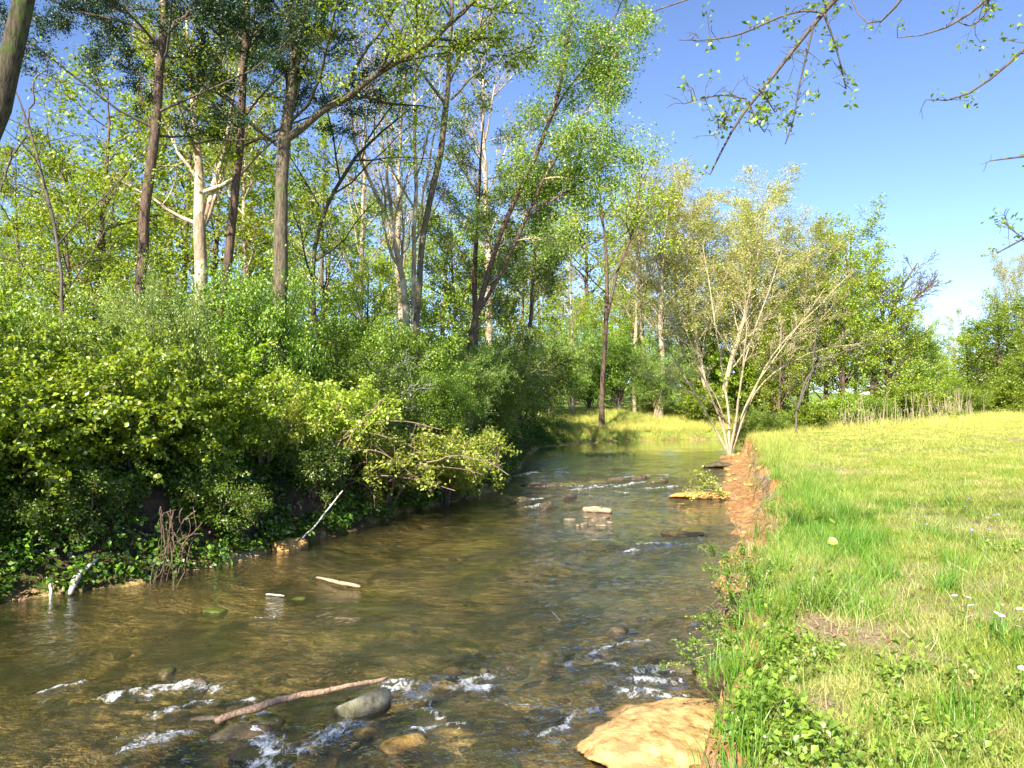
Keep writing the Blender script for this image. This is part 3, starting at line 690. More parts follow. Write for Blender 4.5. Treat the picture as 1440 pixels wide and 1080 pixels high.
# ------------------------------------------------------------------ shrubs
def proto_shrub(cat, h, w, ns, P, seed, bark, leaf, L, Wd, arch=.25, flatbase=.15, name='shrub', k=8, t0=.2):
    rng = np.random.default_rng(seed); root = thing(name, '', cat); st = []
    for i in range(ns):
        a = i * 6.283 / ns + rng.uniform(-.4, .4); rr = w / 2 * rng.uniform(.35, 1.0); hh = h * rng.uniform(.65, 1.0) * (1 - .35 * rr / (w / 2))
        t = np.linspace(0, 1, 6)[:, None]
        q = np.concatenate([np.cos(a) * rr * t ** 1.1 + rng.normal() * .05, np.sin(a) * rr * t ** 1.1, -.1 + hh * (t + arch * np.sin(t * 3.14)) , .022 * (1 - .8 * t)], 1)
        q[0, :2] *= .2
        st.append((q, k, t0, h * .85))
    return tree_parts(root, st, P, rng, M[bark], M[leaf], L, Wd, (0, 0, 0), trunk_name='stems')
SP = dict(levels=2, kids=[8, 7], rat=[.42, .5], ang=[52, 45], rad=[.010, .005], leaflev=1, lpm=62, lsp=.075, seg=[5, 4], trop=[.02, -.02], rmin=.003, tap=.3, lt0=.1)
ps = {}
ps['bright'] = (proto_shrub('shrub', 2.9, 3.0, 13, PP(**{**SP, 'kids': [9, 6], 'rat': [.55, .45], 'lpm': 52, 'lsp': .05, 'lflat': .5, 'skip': .12}), 201, 'bark_thin', 'leaf_bright', .085, .032), 3.0)
ps['layer'] = (proto_shrub('shrub', 2.6, 3.4, 12, PP(**{**SP, 'flat': .35, 'trop': [.0, -.05], 'lpm': 62, 'lflat': .35, 'skip': .15, 'rat': [.5, .5]}), 202, 'bark_thin', 'leaf_bright', .085, .034, .4), 2.8)
ps['fine'] = (proto_shrub('shrub', 3.2, 2.8, 14, PP(**{**SP, 'lpm': 90, 'lsp': .06}), 203, 'bark_thin', 'leaf_mid', .05, .02), 3.2)
ps['yellow'] = (proto_shrub('shrub', 1.8, 3.4, 13, PP(**{**SP, 'kids': [10, 7], 'lpm': 62, 'lsp': .06, 'lt0': .2, 'rad': [.014, .007]}), 204, 'root', 'leaf_yellow', .065, .026, .55), 2.1)
ps['willow'] = (proto_shrub('shrub', 4.0, 3.4, 14, PP(**{**SP, 'lpm': 70, 'lsp': .07, 'ang': [35, 35], 'kids': [10, 8]}), 205, 'bark_tan', 'leaf_willow', .07, .016), 4.2)
ps['twiggy'] = (proto_shrub('shrub', 2.6, 2.4, 12, PP(**{**SP, 'lpm': 8, 'kids': [9, 7]}), 206, 'drift_grey', 'leaf_bright', .05, .02, name='twiggy_shrub'), 2.8)
ps['low'] = (proto_shrub('shrub', 1.4, 2.2, 12, PP(**{**SP, 'rat': [.5, .5], 'lpm': 70, 'trop': [-.02, -.06]}), 207, 'root', 'leaf_low', .06, .022, .4), 1.5)
US = set()
def shrub(kind, label, x, y, h, wd, seed, group=None, tilt=None):
    root, h0 = ps[kind]; s = h / h0; loc = (x, y, tz(x, y) - .06); rz = (seed * 2.1) % 6.28
    sc = (s * wd, s * wd, s)
    if kind not in US:
        US.add(kind); r = root; r.location = loc; r.rotation_euler = (0, 0, rz); r.scale = sc; r['label'] = label
        if group: r['group'] = group
    else: r = dup(root, loc, rz, sc, label, group)
    if tilt: r.rotation_euler = (tilt[0], tilt[1], rz)
    return r
SH = [
 ('willow', 'pale thicket behind the far grassy strip, left of the double brown trunk', 3.6, 46.5, 6.2, .8),
 ('fine', 'thicket behind the far grassy strip, just right of the double brown trunk', 6.6, 48.0, 6.0, .8),
 ('willow', 'pale thicket behind the far grassy strip, left of the fan of tan stems', 8.6, 46.0, 5.2, .9),
 ('bright', 'yellow green thicket behind the fan of tan stems', 12.4, 49.5, 5.5, .9),
 ('bright', 'yellow green thicket behind the small bare tree', 16.0, 49.0, 5.5, 1.0),
 ('willow', 'pale thicket at the left end of the far grassy strip', 2.2, 44.0, 5.0, .8),
 ('fine', 'tall feathery shrub rising at the left edge, above the bright corner shrubs', -9.6, 13.0, 4.6, .7),
 ('fine', 'upright shrub between the corner shrub and the straight reddish trunk', -7.6, 12.0, 3.7, .6),
 ('willow', 'upright pale green shrub below the pale flaking trunk', -5.9, 13.2, 3.9, .55),
 ('fine', 'narrow upright shrub behind the root tangle', -5.4, 12.2, 3.2, .6),
 ('willow', 'feathery shrub left of the round vine covered one', -7.0, 15.4, 4.4, .6),
 ('bright', 'bright leafy shrub overhanging the water at the bottom left corner of the bank', -7.0, 9.6, 2.6, 1.0),
 ('layer', 'shrub with layered sprays of light leaves, second along the left bank from the left edge', -6.2, 10.3, 2.4, 1.0),
 ('bright', 'leafy shrub directly behind the hanging root tangle', -5.5, 11.2, 2.6, .95),
 ('layer', 'low layered shrub reaching out over the tan boulder at the water', -4.9, 12.3, 2.1, .95),
 ('yellow', 'yellow green shrub with bare arching grey branches leaning over the stream', -2.6, 15.6, 2.2, 1.1),
 ('yellow', 'smaller yellow green shrub at the tip of the bushes, nearest the open water', -1.5, 17.4, 2.2, .95),
 ('yellow', 'yellow green shrub left behind the arching grey branches', -3.5, 14.7, 2.3, .95),
 ('fine', 'dark green shrub under the yellow green ones', -3.3, 16.6, 2.6, 1.0),
 ('bright', 'tall bright shrub at the left edge, second row', -8.6, 11.6, 3.4, 1.0),
 ('layer', 'spreading shrub below the straight reddish trunk', -7.2, 13.0, 3.0, 1.05),
 ('bright', 'bright green shrub in front of the pale flaking trunk', -6.0, 14.2, 2.9, 1.0),
 ('fine', 'round vine covered shrub in front of the stout forked trunk, tallest of the bushes', -5.2, 16.0, 5.0, .62),
 ('fine', 'dense fine leaved shrub right of the round vine covered one', -3.9, 18.4, 4.1, .8),
 ('twiggy', 'pale leafless twiggy shrub poking through the green bushes', -2.9, 17.9, 3.0, .8),
 ('fine', 'tall fine leaved shrub below the kinked grey trunk', -2.6, 20.0, 3.9, .85),
 ('willow', 'grey green willowy shrub overhanging the bend of the stream', -1.3, 21.8, 3.6, .8),
 ('fine', 'dark shrub leaning over the water just before the still pool', -.9, 24.0, 3.4, .9),
 ('willow', 'grey green willowy shrub at the left end of the still pool', -.2, 28.0, 4.2, .8),
 ('willow', 'willowy shrub behind the left end of the still pool', .0, 33.0, 5.2, .75),
 ('fine', 'fine leaved bush rising left of the double brown trunk', 1.0, 38.5, 5.4, .8),
 ('bright', 'bright shrub in the second row behind the layered one, left side', -10.2, 13.6, 3.6, 1.0),
 ('bright', 'bright shrub far left in the third row', -12.6, 16.6, 4.2, 1.1),
 ('layer', 'shrub in the third row left of the straight reddish trunk', -10.2, 17.2, 3.8, 1.1),
 ('bright', 'shrub filling between the two evergreen trunks', -8.4, 17.0, 3.7, 1.1),
 ('bright', 'yellowish green bush behind the round vine covered shrub', -6.2, 20.0, 4.0, 1.1),
 ('layer', 'spreading bush at the foot of the pale trunks', -4.4, 22.5, 3.8, 1.1),
 ('bright', 'bush behind the willow tree foot', -2.4, 25.4, 3.8, 1.1),
 ('bright', 'bush in shade between willow tree and still pool', -1.7, 30.0, 4.0, 1.2),
 ('fine', 'bush deep in the wood left of the still pool', -2.5, 36.0, 5.0, 1.1),
 ('bright', 'light green shrub behind the far grassy bank', 5.0, 50.0, 3.4, 1.2),
 ('fine', 'dark green shrub on the far bank right of the double trunk', 8.6, 47.0, 3.0, 1.2),
 ('bright', 'shrub behind the multi-stemmed tree foot on the far side', 11.2, 45.0, 2.6, 1.2),
 ('fine', 'dark shrub just right of the fan of tan stems', 11.4, 35.5, 2.6, 1.1),
 ('bright', 'bright shrub right of the small bare tree', 14.6, 37.5, 2.7, 1.1),
 ('bright', 'bright shrub by the dry stalks at the field edge', 17.2, 41.0, 3.2, 1.1),
 ('fine', 'green shrub behind the dry stalks', 20.0, 44.5, 3.6, 1.2),
 ('bright', 'yellow green shrub right of the dry stalks', 24.2, 48.5, 3.8, 1.2),
 ('bright', 'shrub below the leafless tree at the field edge', 27.6, 53.0, 4.4, 1.2),
 ('fine', 'shrub at the far corner of the field, below the dip in the tree line', 33.0, 58.0, 4.2, 1.3),
 ('bright', 'shrub at the far end of the field, left of the broad right edge tree', 38.5, 62.0, 4.2, 1.4),
 ('bright', 'shrub at the foot of the broad right edge tree', 42.8, 64.0, 4.4, 1.4),
 ('fine', 'dark shrub at the far right edge of the field', 46.4, 65.0, 3.8, 1.5),
 ('bright', 'bush at the left edge of the photo, waist deep in other bushes', -9.2, 9.6, 2.6, 1.0),
 ('layer', 'shrub drooping to the water at the left edge of the photo', -8.2, 8.9, 2.0, .9),
 ('fine', 'small dark shrub behind the yellow green bushes at the stream bend', -1.9, 19.0, 2.6, .9),
 ('bright', 'small shrub beside the round vine covered one, on its left', -6.6, 15.9, 3.2, .9),
]
for j, (x, y, lb) in enumerate([(-6.9, 9.5, 'low dark leafy shrub at the waterline beneath the corner shrub'), (-5.7, 10.2, 'low leafy shrub on the bank edge just left of the root tangle'),
        (-4.5, 11.6, 'low shrub hanging over the dark undercut left of the tan boulder'), (-3.5, 13.6, 'low shrub on the bank right of the crooked grey branch'), (-2.3, 16.4, 'low shrub under the yellow green shrubs at the water line')]):
    SH.append(('low', lb, x, y, 1.1, 1.0))
for i, (k, lb, x, y, h, wd) in enumerate(SH): shrub(k, lb, x, y, h, wd, i + 3)
shrub('yellow', 'shrub sapling leafing out among the bushes above the tan boulder', -4.3, 13.4, 1.9, .8, 71)

# ------------------------------------------------------------------ trees outside the frame whose boughs and shade the photo shows
rng = np.random.default_rng(77)
oh = thing('overhanging_tree', 'bare thin branches with small new leaves hanging into the upper right sky', 'tree', (6.2, 1.2, tz(6.2, 1.2) - .05))
o = np.array(oh.location); T = Tub(); Bq = Tub(); tips = []
T.add(np.array([(0, 0, 0), (.1, 0, 2), (0, .1, 4), (-.1, .1, 6), (-.1, .2, 8)]), np.array([.2, .17, .14, .10, .05]), 12)
hub = np.array([6.1, 1.3, 7.4])
OB = [([(1178, -8, 6), (1158, 18, 5.5), (1120, 62, 5), (1085, 112, 4.5), (1055, 148, 4), (1030, 168, 3.5), (1022, 192, 3), (1014, 222, 2.5), (998, 246, 2)], 5.0, True),
      ([(1158, 18, 3), (1130, 14, 2.8), (1100, 22, 2.6), (1040, 49, 2.4), (1000, 56, 2), (955, 56, 1.5)], 5.0, False),
      ([(1158, 18, 2.8), (1172, 55, 2.3), (1180, 82, 2), (1190, 125, 1.6)], 5.0, False), ([(1144, 36, 2.8), (1132, 85, 2.4), (1122, 130, 2), (1116, 170, 1.7), (1104, 203, 1.3)], 5.0, False),
      ([(1067, 125, 2.4), (1080, 142, 2), (1090, 158, 1.4)], 5.0, False), ([(1050, 139, 2.4), (1020, 133, 2), (990, 137, 1.7), (962, 146, 1.3)], 5.0, False),
      ([(1053, 142, 2), (1062, 168, 1.6), (1075, 186, 1.2)], 5.0, False), ([(1034, 158, 2), (1014, 175, 1.6), (1004, 190, 1.2)], 5.0, False),
      ([(1264, -10, 3.4), (1258, 20, 3), (1245, 42, 2.6), (1228, 53, 2.2), (1212, 40, 1.8), (1200, 15, 1.6), (1196, -5, 1.4)], 5.6, True),
      ([(1400, -12, 3.6), (1370, 20, 3.2), (1340, 38, 2.8), (1310, 54, 2.2), (1285, 57, 1.6), (1262, 53, 1.2)], 5.8, True), ([(1392, -8, 2.6), (1385, 22, 2.3), (1365, 38, 2), (1346, 30, 1.4)], 5.8, False),
      ([(1475, 40, 4.2), (1440, 66, 3.8), (1412, 98, 3.4), (1385, 120, 3), (1350, 145, 2.5), (1325, 153, 2.1), (1302, 140, 1.5)], 5.4, True),
      ([(1480, 222, 3.6), (1440, 228, 3), (1412, 233, 2.4), (1393, 226, 1.6)], 5.6, True), ([(1490, 320, 4), (1440, 338, 3), (1402, 356, 2)], 5.2, True), ([(1455, 345, 2.5), (1425, 325, 2), (1408, 306, 1.4)], 5.2, False),
      ([(1010, -6, 2.5), (960, 10, 2.1), (915, 17, 1.5)], 5.6, True)]
tw = Tub()
for pl, d, hook in OB:
    pts = np.array([[*A(px, py, d + .05 * j), w * d / F / 2 * 1.15] for j, (px, py, w) in enumerate(pl)])
    if hook:
        a = pts[0]; mid = (a[:3] + hub) / 2 + np.array([0, 0, .5])
        pts = np.concatenate([[[*hub, .05]], [[*mid, .03]], [[*(a[:3] * .8 + mid * .2), a[3] * 1.6]], pts])
    q, L = resample(pts, len(pts) * 4); q[:, :3] -= o
    Bq.add(q[:, :3], q[:, 3], 6)
    # little side twigs with leaf tufts along the visible stretch
    vis = q[len(q) // 3:] if hook else q
    for _ in range(int(8 + len(vis) * .6)):
        i = rng.integers(1, len(vis)); p = vis[i, :3]; dd = nrmz(rng.normal(size=3) + np.array([0, 0, .3])); l = rng.uniform(.03, .20)
        pp = np.array([p, p + dd * l * .5 + [0, 0, .01], p + dd * l]); pp[1] += rng.normal(size=3) * l * .12; tw.add(pp, np.array([.003, .0022, .0015]), 3); tw.add(np.array([pp[1], pp[1] + nrmz(dd + rng.normal(size=3) * .6) * l * .35]), np.array([.002, .0012]), 3)
        if rng.uniform() < .42: tips.append(pp[-1])
tips = np.array(tips); m = 9
pos = np.repeat(tips, m, 0) + rng.normal(size=(len(tips) * m, 3)) * .028
part('trunk', T.mesh('trunk', M['bark_grey']), oh); part('branches', Bq.mesh('branches', M['bark_thin']), oh); part('twigs', tw.mesh('twigs', M['bark_thin']), oh)['kind'] = 'stuff'
part('foliage', leaves_mesh('foliage', pos, rng.normal(size=pos.shape) + [0, 0, -.3], .042, .013, M['leaf_mid'], rng), oh)

SHADE = [('tall', 'shade tree on the left bank behind the camera, outside the photo', -11.2, -3.5, 10, .8),
         ('slim', 'tall slim shade tree behind the camera, outside the photo', -6.2, -4.6, 17, .6)]
for i, (k, lb, x, y, h, wd) in enumerate(SHADE):
    root, h0 = pt[k]; s = h / h0
    dup(root, (x, y, tz(x, y) - .05), 1.3 * i + .4, (s * wd, s * wd, s), lb)

# ------------------------------------------------------------------ scatter (ground cover and grass only)
def proto_obj(coll, name, me):
    o = bpy.data.objects.new(name, me); coll.objects.link(o); return o
def scatter(name, label, pts, rot, scl, vid, coll, cat='grass'):
    n = len(pts)
    me = bpy.data.meshes.new(name); me.vertices.add(n); me.vertices.foreach_set('co', np.asarray(pts, np.float32).ravel())
    a = me.attributes.new('rot', 'FLOAT_VECTOR', 'POINT'); a.data.foreach_set('vector', np.asarray(rot, np.float32).ravel())
    a = me.attributes.new('scl', 'FLOAT_VECTOR', 'POINT'); a.data.foreach_set('vector', np.asarray(scl, np.float32).ravel())
    a = me.attributes.new('vid', 'INT', 'POINT'); a.data.foreach_set('value', np.asarray(vid, np.int32))
    o = bpy.data.objects.new(name, me); C.objects.link(o)
    g = bpy.data.node_groups.new(name + '_scatter', 'GeometryNodeTree')
    g.interface.new_socket('Geometry', in_out='INPUT', socket_type='NodeSocketGeometry'); g.interface.new_socket('Geometry', in_out='OUTPUT', socket_type='NodeSocketGeometry')
    gi = g.nodes.new('NodeGroupInput'); go_ = g.nodes.new('NodeGroupOutput'); ip = g.nodes.new('GeometryNodeInstanceOnPoints')
    ci = g.nodes.new('GeometryNodeCollectionInfo'); ci.inputs['Collection'].default_value = coll; ci.inputs['Separate Children'].default_value = True; ci.inputs['Reset Children'].default_value = True
    def na(nm, t):
        x = g.nodes.new('GeometryNodeInputNamedAttribute'); x.data_type = t; x.inputs['Name'].default_value = nm; return x.outputs['Attribute']
    g.links.new(gi.outputs[0], ip.inputs['Points']); g.links.new(ci.outputs[0], ip.inputs['Instance']); ip.inputs['Pick Instance'].default_value = True
    g.links.new(na('vid', 'INT'), ip.inputs['Instance Index']); g.links.new(na('rot', 'FLOAT_VECTOR'), ip.inputs['Rotation']); g.links.new(na('scl', 'FLOAT_VECTOR'), ip.inputs['Scale'])
    g.links.new(ip.outputs[0], go_.inputs[0])
    md = o.modifiers.new('scatter', 'NODES'); md.node_group = g
    return tagit(o, label, cat, kind='stuff')

def grass_mat(name, dark, mid, dry):
    m = NM(name); P = m.pos(); t = m.attr('tint')
    nA = m.noise(P, .9, 4, .6); nB = m.noise(P, 4.5, 3, .6)
    c = m.mix(t, dark, mid); c = m.mix(m.mapr(nA, .46, .66, 0, .75), c, dry); c = m.mix(m.mapr(nB, .56, .7, 0, .5), c, dark)
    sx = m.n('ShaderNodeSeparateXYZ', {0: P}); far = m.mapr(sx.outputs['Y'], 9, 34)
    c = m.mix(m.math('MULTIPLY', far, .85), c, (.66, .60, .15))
    di = m.n('ShaderNodeBsdfDiffuse', {'Color': c}); tr = m.n('ShaderNodeBsdfTranslucent', {'Color': c}); gl = m.n('ShaderNodeBsdfGlossy', {'Roughness': .45})
    a = m.n('ShaderNodeMixShader', {0: .35, 1: di.outputs[0], 2: tr.outputs[0]}).outputs[0]
    return m.fin(m.n('ShaderNodeMixShader', {0: .03, 1: a, 2: gl.outputs[0]}).outputs[0])
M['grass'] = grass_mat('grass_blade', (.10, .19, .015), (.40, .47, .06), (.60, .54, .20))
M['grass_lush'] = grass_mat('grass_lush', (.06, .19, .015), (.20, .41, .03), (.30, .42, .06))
M['stalk'] = leaf_mat('stalk', (.20, .32, .05), (.55, .58, .22), .3, .1)
M['straw'] = leaf_mat('straw', (.30, .20, .11), (.60, .46, .28), .2, .1)
M['dead_leaf'] = leaf_mat('dead_leaf', (.16, .08, .04), (.42, .26, .15), .15, .3)

def tuft(name, nb, spread, h, w, lean, rng, mat, segs=3):
    b = rng.normal(size=(nb, 2)) * spread * .5; a = rng.uniform(0, 6.28, nb); dirs = np.stack([np.cos(a), np.sin(a)], 1) * lean * rng.uniform(.2, 1.2, (nb, 1)) + b / (spread + 1e-6) * lean * .6
    H = h * rng.uniform(.5, 1.15, nb); s = np.stack([-np.sin(a), np.cos(a)], 1)
    a2 = a + rng.uniform(-1, 1, nb); s = np.stack([-np.sin(a2), np.cos(a2)], 1)
    V = []; F3 = []; F4 = []
    ts = np.linspace(0, 1, segs + 1); nv = segs * 2 + 1
    for k, t in enumerate(ts):
        c = np.concatenate([b + dirs * (t ** 1.8)[..., None] * H[:, None], (H * (t - .22 * t * t * np.linalg.norm(dirs, axis=1)))[:, None] - .01], 1)
        ww = (w * (1 - t ** 1.5) * rng.uniform(.7, 1.2, nb))[:, None] * np.concatenate([s, np.zeros((nb, 1))], 1)
        if k < segs: V += [c - ww, c + ww]
        else: V += [c]
    V = np.stack(V, 1).reshape(-1, 3); o = np.arange(nb)[:, None] * nv
    for k in range(segs - 1): F4.append(o + [2 * k, 2 * k + 1, 2 * k + 3, 2 * k + 2])
    F3.append(o + [2 * segs - 2, 2 * segs - 1, 2 * segs])
    return mk_mesh(name, V, [np.concatenate(F4) if F4 else [], np.concatenate(F3)], mat, False, dict(tint=np.repeat(rng.uniform(0, 1, nb), nv)))
def sprig(name, n, h, r, L, Wd, rng, mat):
    z = rng.uniform(.1, 1, n); a = rng.uniform(0, 6.28, n); q = np.stack([np.cos(a) * r * z ** .5 * rng.uniform(.2, 1, n), np.sin(a) * r * z ** .5 * rng.uniform(.2, 1, n), z * h], 1)
    ax = np.stack([np.cos(a), np.sin(a), rng.normal(size=n) * .4], 1)
    return leaves_mesh(name, q, ax, L, Wd, mat, rng, 1.1)
rng = np.random.default_rng(9)
cg = bpy.data.collections.new('lawn_tufts'); ct = bpy.data.collections.new('tall_tufts'); cc = bpy.data.collections.new('cover_sprigs'); cw = bpy.data.collections.new('weed_sprigs'); cs = bpy.data.collections.new('straw_bits'); cl = bpy.data.collections.new('litter_leaves')
for i in range(5): proto_obj(cg, 'lawn_tuft_%d' % i, tuft('lawn_tuft', 26, .10, .042 + .010 * i, .0022, .8, rng, M['grass'], 2))
for i in range(4): proto_obj(ct, 'tall_tuft_%d' % i, tuft('tall_tuft', 30, .10, .17 + .03 * i, .0028, .55, rng, M['grass_lush'], 3))
for i in range(4): proto_obj(cc, 'cover_sprig_%d' % i, sprig('cover_sprig', 34, .22 + .05 * i, .20, .075, .028, rng, M['leaf_cover']))
M['weed'] = leaf_mat('weed', (.09, .18, .015), (.30, .44, .05), .4, 0)
for i in range(4): proto_obj(cw, 'weed_sprig_%d' % i, sprig('weed_sprig', 18, .06 + .04 * i, .07, .032, .012, rng, M['weed']))
for i in range(3): proto_obj(cs, 'straw_%d' % i, tuft('straw', 10, .10, .09 + .03 * i, .0018, 1.6, rng, M['straw'], 2))
for i in range(3): proto_obj(cl, 'litter_%d' % i, sprig('litter', 5, .02, .10, .055, .022, rng, M['dead_leaf']))

def pick(n, x0, x1, y0, y1, ffun, rng):
    x = rng.uniform(x0, x1, n); y = rng.uniform(y0, y1, n)
    z, S, L, Fd, dl, dr, de = terrain(x, y, True)
    k = rng.uniform(0, 1, n) < ffun(x, y, z, S, L, Fd, dl, dr, de)
    return x[k], y[k], z[k]
def mkscat(name, label, groups, coll, nv, rng, cat='grass', tilt=.12):
    P_, S_ = [], []
    for (x, y, z), s in groups:
        P_.append(np.stack([x, y, z - .006], 1)); sc = s * rng.uniform(.7, 1.3, len(x)); S_.append(sc)
    P_ = np.concatenate(P_); S_ = np.concatenate(S_); n = len(P_)
    rot = np.stack([rng.normal(size=n) * tilt, rng.normal(size=n) * tilt, rng.uniform(0, 6.28, n)], 1)
    return scatter(name, label, P_, rot, np.stack([S_, S_, S_ * (np.clip(1.15 - P_[:, 1] / 45, .45, 1) if name == 'lawn_grass' else 1)], 1), rng.integers(0, nv, n), coll, cat)
infr = lambda x, y: (np.abs(x) < y * .70 + .6)
nearedge = lambda de: sm(de / .25)
fl = lambda dens: (lambda x, y, z, S, L, Fd, dl, dr, de: Fd * infr(x, y) * (1 - .9 * bare(x, y) * (y < 30)) * nearedge(de) * dens)
g1 = pick(30000, .6, 8, 2.3, 9, fl(1), rng); g2 = pick(42000, 1.5, 16, 9, 20, fl(1), rng); g3 = pick(60000, 4, 46, 20, 66, fl(1), rng)
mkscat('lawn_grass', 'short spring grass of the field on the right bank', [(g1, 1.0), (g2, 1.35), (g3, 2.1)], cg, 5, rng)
lush = lambda x, y: sm((fbm(x * .55, y * .8, 2, 3, 311) - .02) / .15)
pathc = lambda de: np.exp(-((de - .55) / .5) ** 2)
ck = bpy.data.collections.new('stalk_tufts')
for i in range(3): proto_obj(ck, 'stalk_%d' % i, tuft('stalk', 7, .16, .22 + .04 * i, .0011, .9, rng, M['stalk'], 4))
gk = pick(5200, .6, 8, 2.3, 10, lambda x, y, z, S, L, Fd, dl, dr, de: Fd * infr(x, y) * .25, rng)
mkscat('grass_stalks', 'thin pale seed stalks standing above the grass near the camera', [(gk, 1.0)], ck, 3, rng, 'grass stalks', .2)
gt = pick(16000, .6, 12, 2.3, 18, lambda x, y, z, S, L, Fd, dl, dr, de: Fd * infr(x, y) * (1 - .9 * bare(x, y)) * np.clip(.07 * lush(x, y) + .45 * pathc(de) * (y > 5.2) + .03, 0, 1) * (1 - .8 * np.exp(-((y - 10) / 2.5) ** 2) * (de < .25)), rng)
gt2 = pick(2600, 4, 16, 17, 36, lambda x, y, z, S, L, Fd, dl, dr, de: Fd * np.clip(pathc(de) * .8, 0, 1), rng)
gt3 = pick(5000, 6, 46, 34, 66, lambda x, y, z, S, L, Fd, dl, dr, de: Fd * np.clip(np.exp(-(de / 2.0) ** 2), 0, 1), rng)
gl1 = pick(9000, -9, 3, 8, 34, lambda x, y, z, S, L, Fd, dl, dr, de: L * np.exp(-((dl - .15) / .35) ** 2) * .5, rng)
gbk = pick(9000, .6, 14, 3, 34, lambda x, y, z, S, L, Fd, dl, dr, de: (~S & ~L & ~Fd) * (z > .25) * sm((fbm(x * 1.1, y * 1.1, 0, 2, 341) + .22 - .8 * np.exp(-((y - 10) / 3.5) ** 2)) / .15) * .8, rng)
ge = pick(30000, .6, 12, 2.3, 30, lambda x, y, z, S, L, Fd, dl, dr, de: (~S & ~L) * np.exp(-((de) / .13) ** 2) * (z > .55) * (1 - .97 * np.exp(-((y - 8.5) / 3.2) ** 2)) * (.35 + .65 * sm((vn(x * 1.3, y * 1.3, 0, 345) + .25) / .3)), rng)
gf = pick(12000, 1, 18, 38, 52, lambda x, y, z, S, L, Fd, dl, dr, de: L * np.exp(-(dl / 4) ** 2), rng)
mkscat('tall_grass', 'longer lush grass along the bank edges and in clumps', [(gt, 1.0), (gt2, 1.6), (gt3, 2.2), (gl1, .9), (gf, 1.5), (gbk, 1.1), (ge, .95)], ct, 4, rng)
gw_ = pick(14000, .6, 6, 2.3, 9, lambda x, y, z, S, L, Fd, dl, dr, de: Fd * infr(x, y) * np.clip(.16 * sm((fbm(x * 1.2, y * 1.2, 0, 3, 321) - .05) / .2) + .5 * np.exp(-(de / .6) ** 2) * (y < 5.6) - .9 * bare(x, y), 0, 1), rng)
gw2 = pick(3500, .6, 9, 2.3, 16, lambda x, y, z, S, L, Fd, dl, dr, de: (~S & ~L & ~Fd) * infr(x, y) * (z > .3) * .5 * (1 - .9 * np.exp(-((y - 9.5) / 2.6) ** 2)), rng)
mkscat('low_weeds', 'small leafed weeds and clover in the grass by the bank', [(gw_, 1.0), (gw2, 1.1)], cw, 4, rng, 'weeds', .25)
gs = pick(9000, .6, 12, 2.3, 24, lambda x, y, z, S, L, Fd, dl, dr, de: Fd * infr(x, y) * np.clip(.8 * bare(x, y) + .4 * np.exp(-((de - .1) / .25) ** 2) + .02, 0, 1), rng)
gs2 = pick(2600, .6, 14, 3, 30, lambda x, y, z, S, L, Fd, dl, dr, de: (~S & ~L & ~Fd) * (z > .4) * .8, rng)
mkscat('dry_grass', 'dry straw and dead stems on the worn patches and bank edge', [(gs, 1.0), (gs2, 1.2)], cs, 3, rng, 'dry grass', .6)
gc_ = pick(34000, -20, 3, 7, 44, lambda x, y, z, S, L, Fd, dl, dr, de: L * infr(x, y + 2) * np.clip(1.1 - y / 50 + 1.0 * (dl < 1.3), 0, 1) * (dl > -.05), rng)
mkscat('undergrowth', 'leafy ground cover on the left bank under the shrubs', [(gc_, 1.0)], cc, 4, rng, 'undergrowth', .25)
gd = pick(9000, -14, 3, 7, 26, lambda x, y, z, S, L, Fd, dl, dr, de: L * infr(x, y + 1) * .8, rng)
gd2 = pick(1500, .8, 6, 2.3, 9, lambda x, y, z, S, L, Fd, dl, dr, de: Fd * infr(x, y) * (.1 + .4 * bare(x, y)), rng)
mkscat('leaf_litter', 'fallen brown leaves on the banks', [(gd, 1.2), (gd2, .6)], cl, 3, rng, 'dead leaves', .3)

# ------------------------------------------------------------------ rocks and driftwood
def rock_mesh(name, seed, sc, mat, flat=0, sub=3, rough=.28, boxy=0):
    import bmesh
    bm = bmesh.new(); bmesh.ops.create_icosphere(bm, subdivisions=sub, radius=1)
    V = np.array([v.co[:] for v in bm.verts]); Fc = np.array([[v.index for v in f.verts] for f in bm.faces]); bm.free()
    if boxy: V = np.sign(V) * np.abs(V) ** (1 - boxy) ; V /= np.abs(V).max() * .8
    # cut facets
    rg = np.random.default_rng(seed)
    for _ in range(2 if boxy else 9):
        n = nrmz(rg.normal(size=3)); h = rg.uniform(.55, .85); dd = V @ n; V = V - np.where(dd > h, dd - h, 0)[:, None] * n * .9
    f = fbm(V[:, 0] * 1.6 + seed, V[:, 1] * 1.6, V[:, 2] * 1.6, 4, seed); f2 = fbm(V[:, 0] * 7, V[:, 1] * 7, V[:, 2] * 7, 2, seed + 5)
    V = V * (1 + rough * f + (.10 if sub >= 5 else .04) * f2)[:, None]
    if flat: V[:, 2] = np.where(V[:, 2] > flat, flat + (V[:, 2] - flat) * .15, V[:, 2])
    return mk_mesh(name, V * np.array(sc), [Fc], mat, True)
def rock_mat(name, stops, moss=None, wetline=.03):
    m = NM(name); P = m.pos(); n = m.noise(P, 9, 6, .7); n2 = m.noise(P, 3, 3, .6); n3 = m.noise(P, 45, 3, .7)
    c = m.ramp(n, stops); c = m.mix(m.mapr(n3, .55, .75, 0, .4), c, (.10, .07, .04))
    if moss: c = m.mix(m.mapr(n2, .5, .62), c, moss)
    sz = m.n('ShaderNodeSeparateXYZ', {0: P}); w = m.mapr(sz.outputs['Z'], wetline, wetline + .05, 1, 0)   # splashed wet at the waterline
    c = m.mix(m.math('MULTIPLY', w, .55), c, (.05, .035, .02))
    return m.fin(m.pr(c, m.mapr(w, 0, 1, .85, .25), m.bump(m.math('ADD', n, m.math('MULTIPLY', n3, .4)), .7, .03), .4))
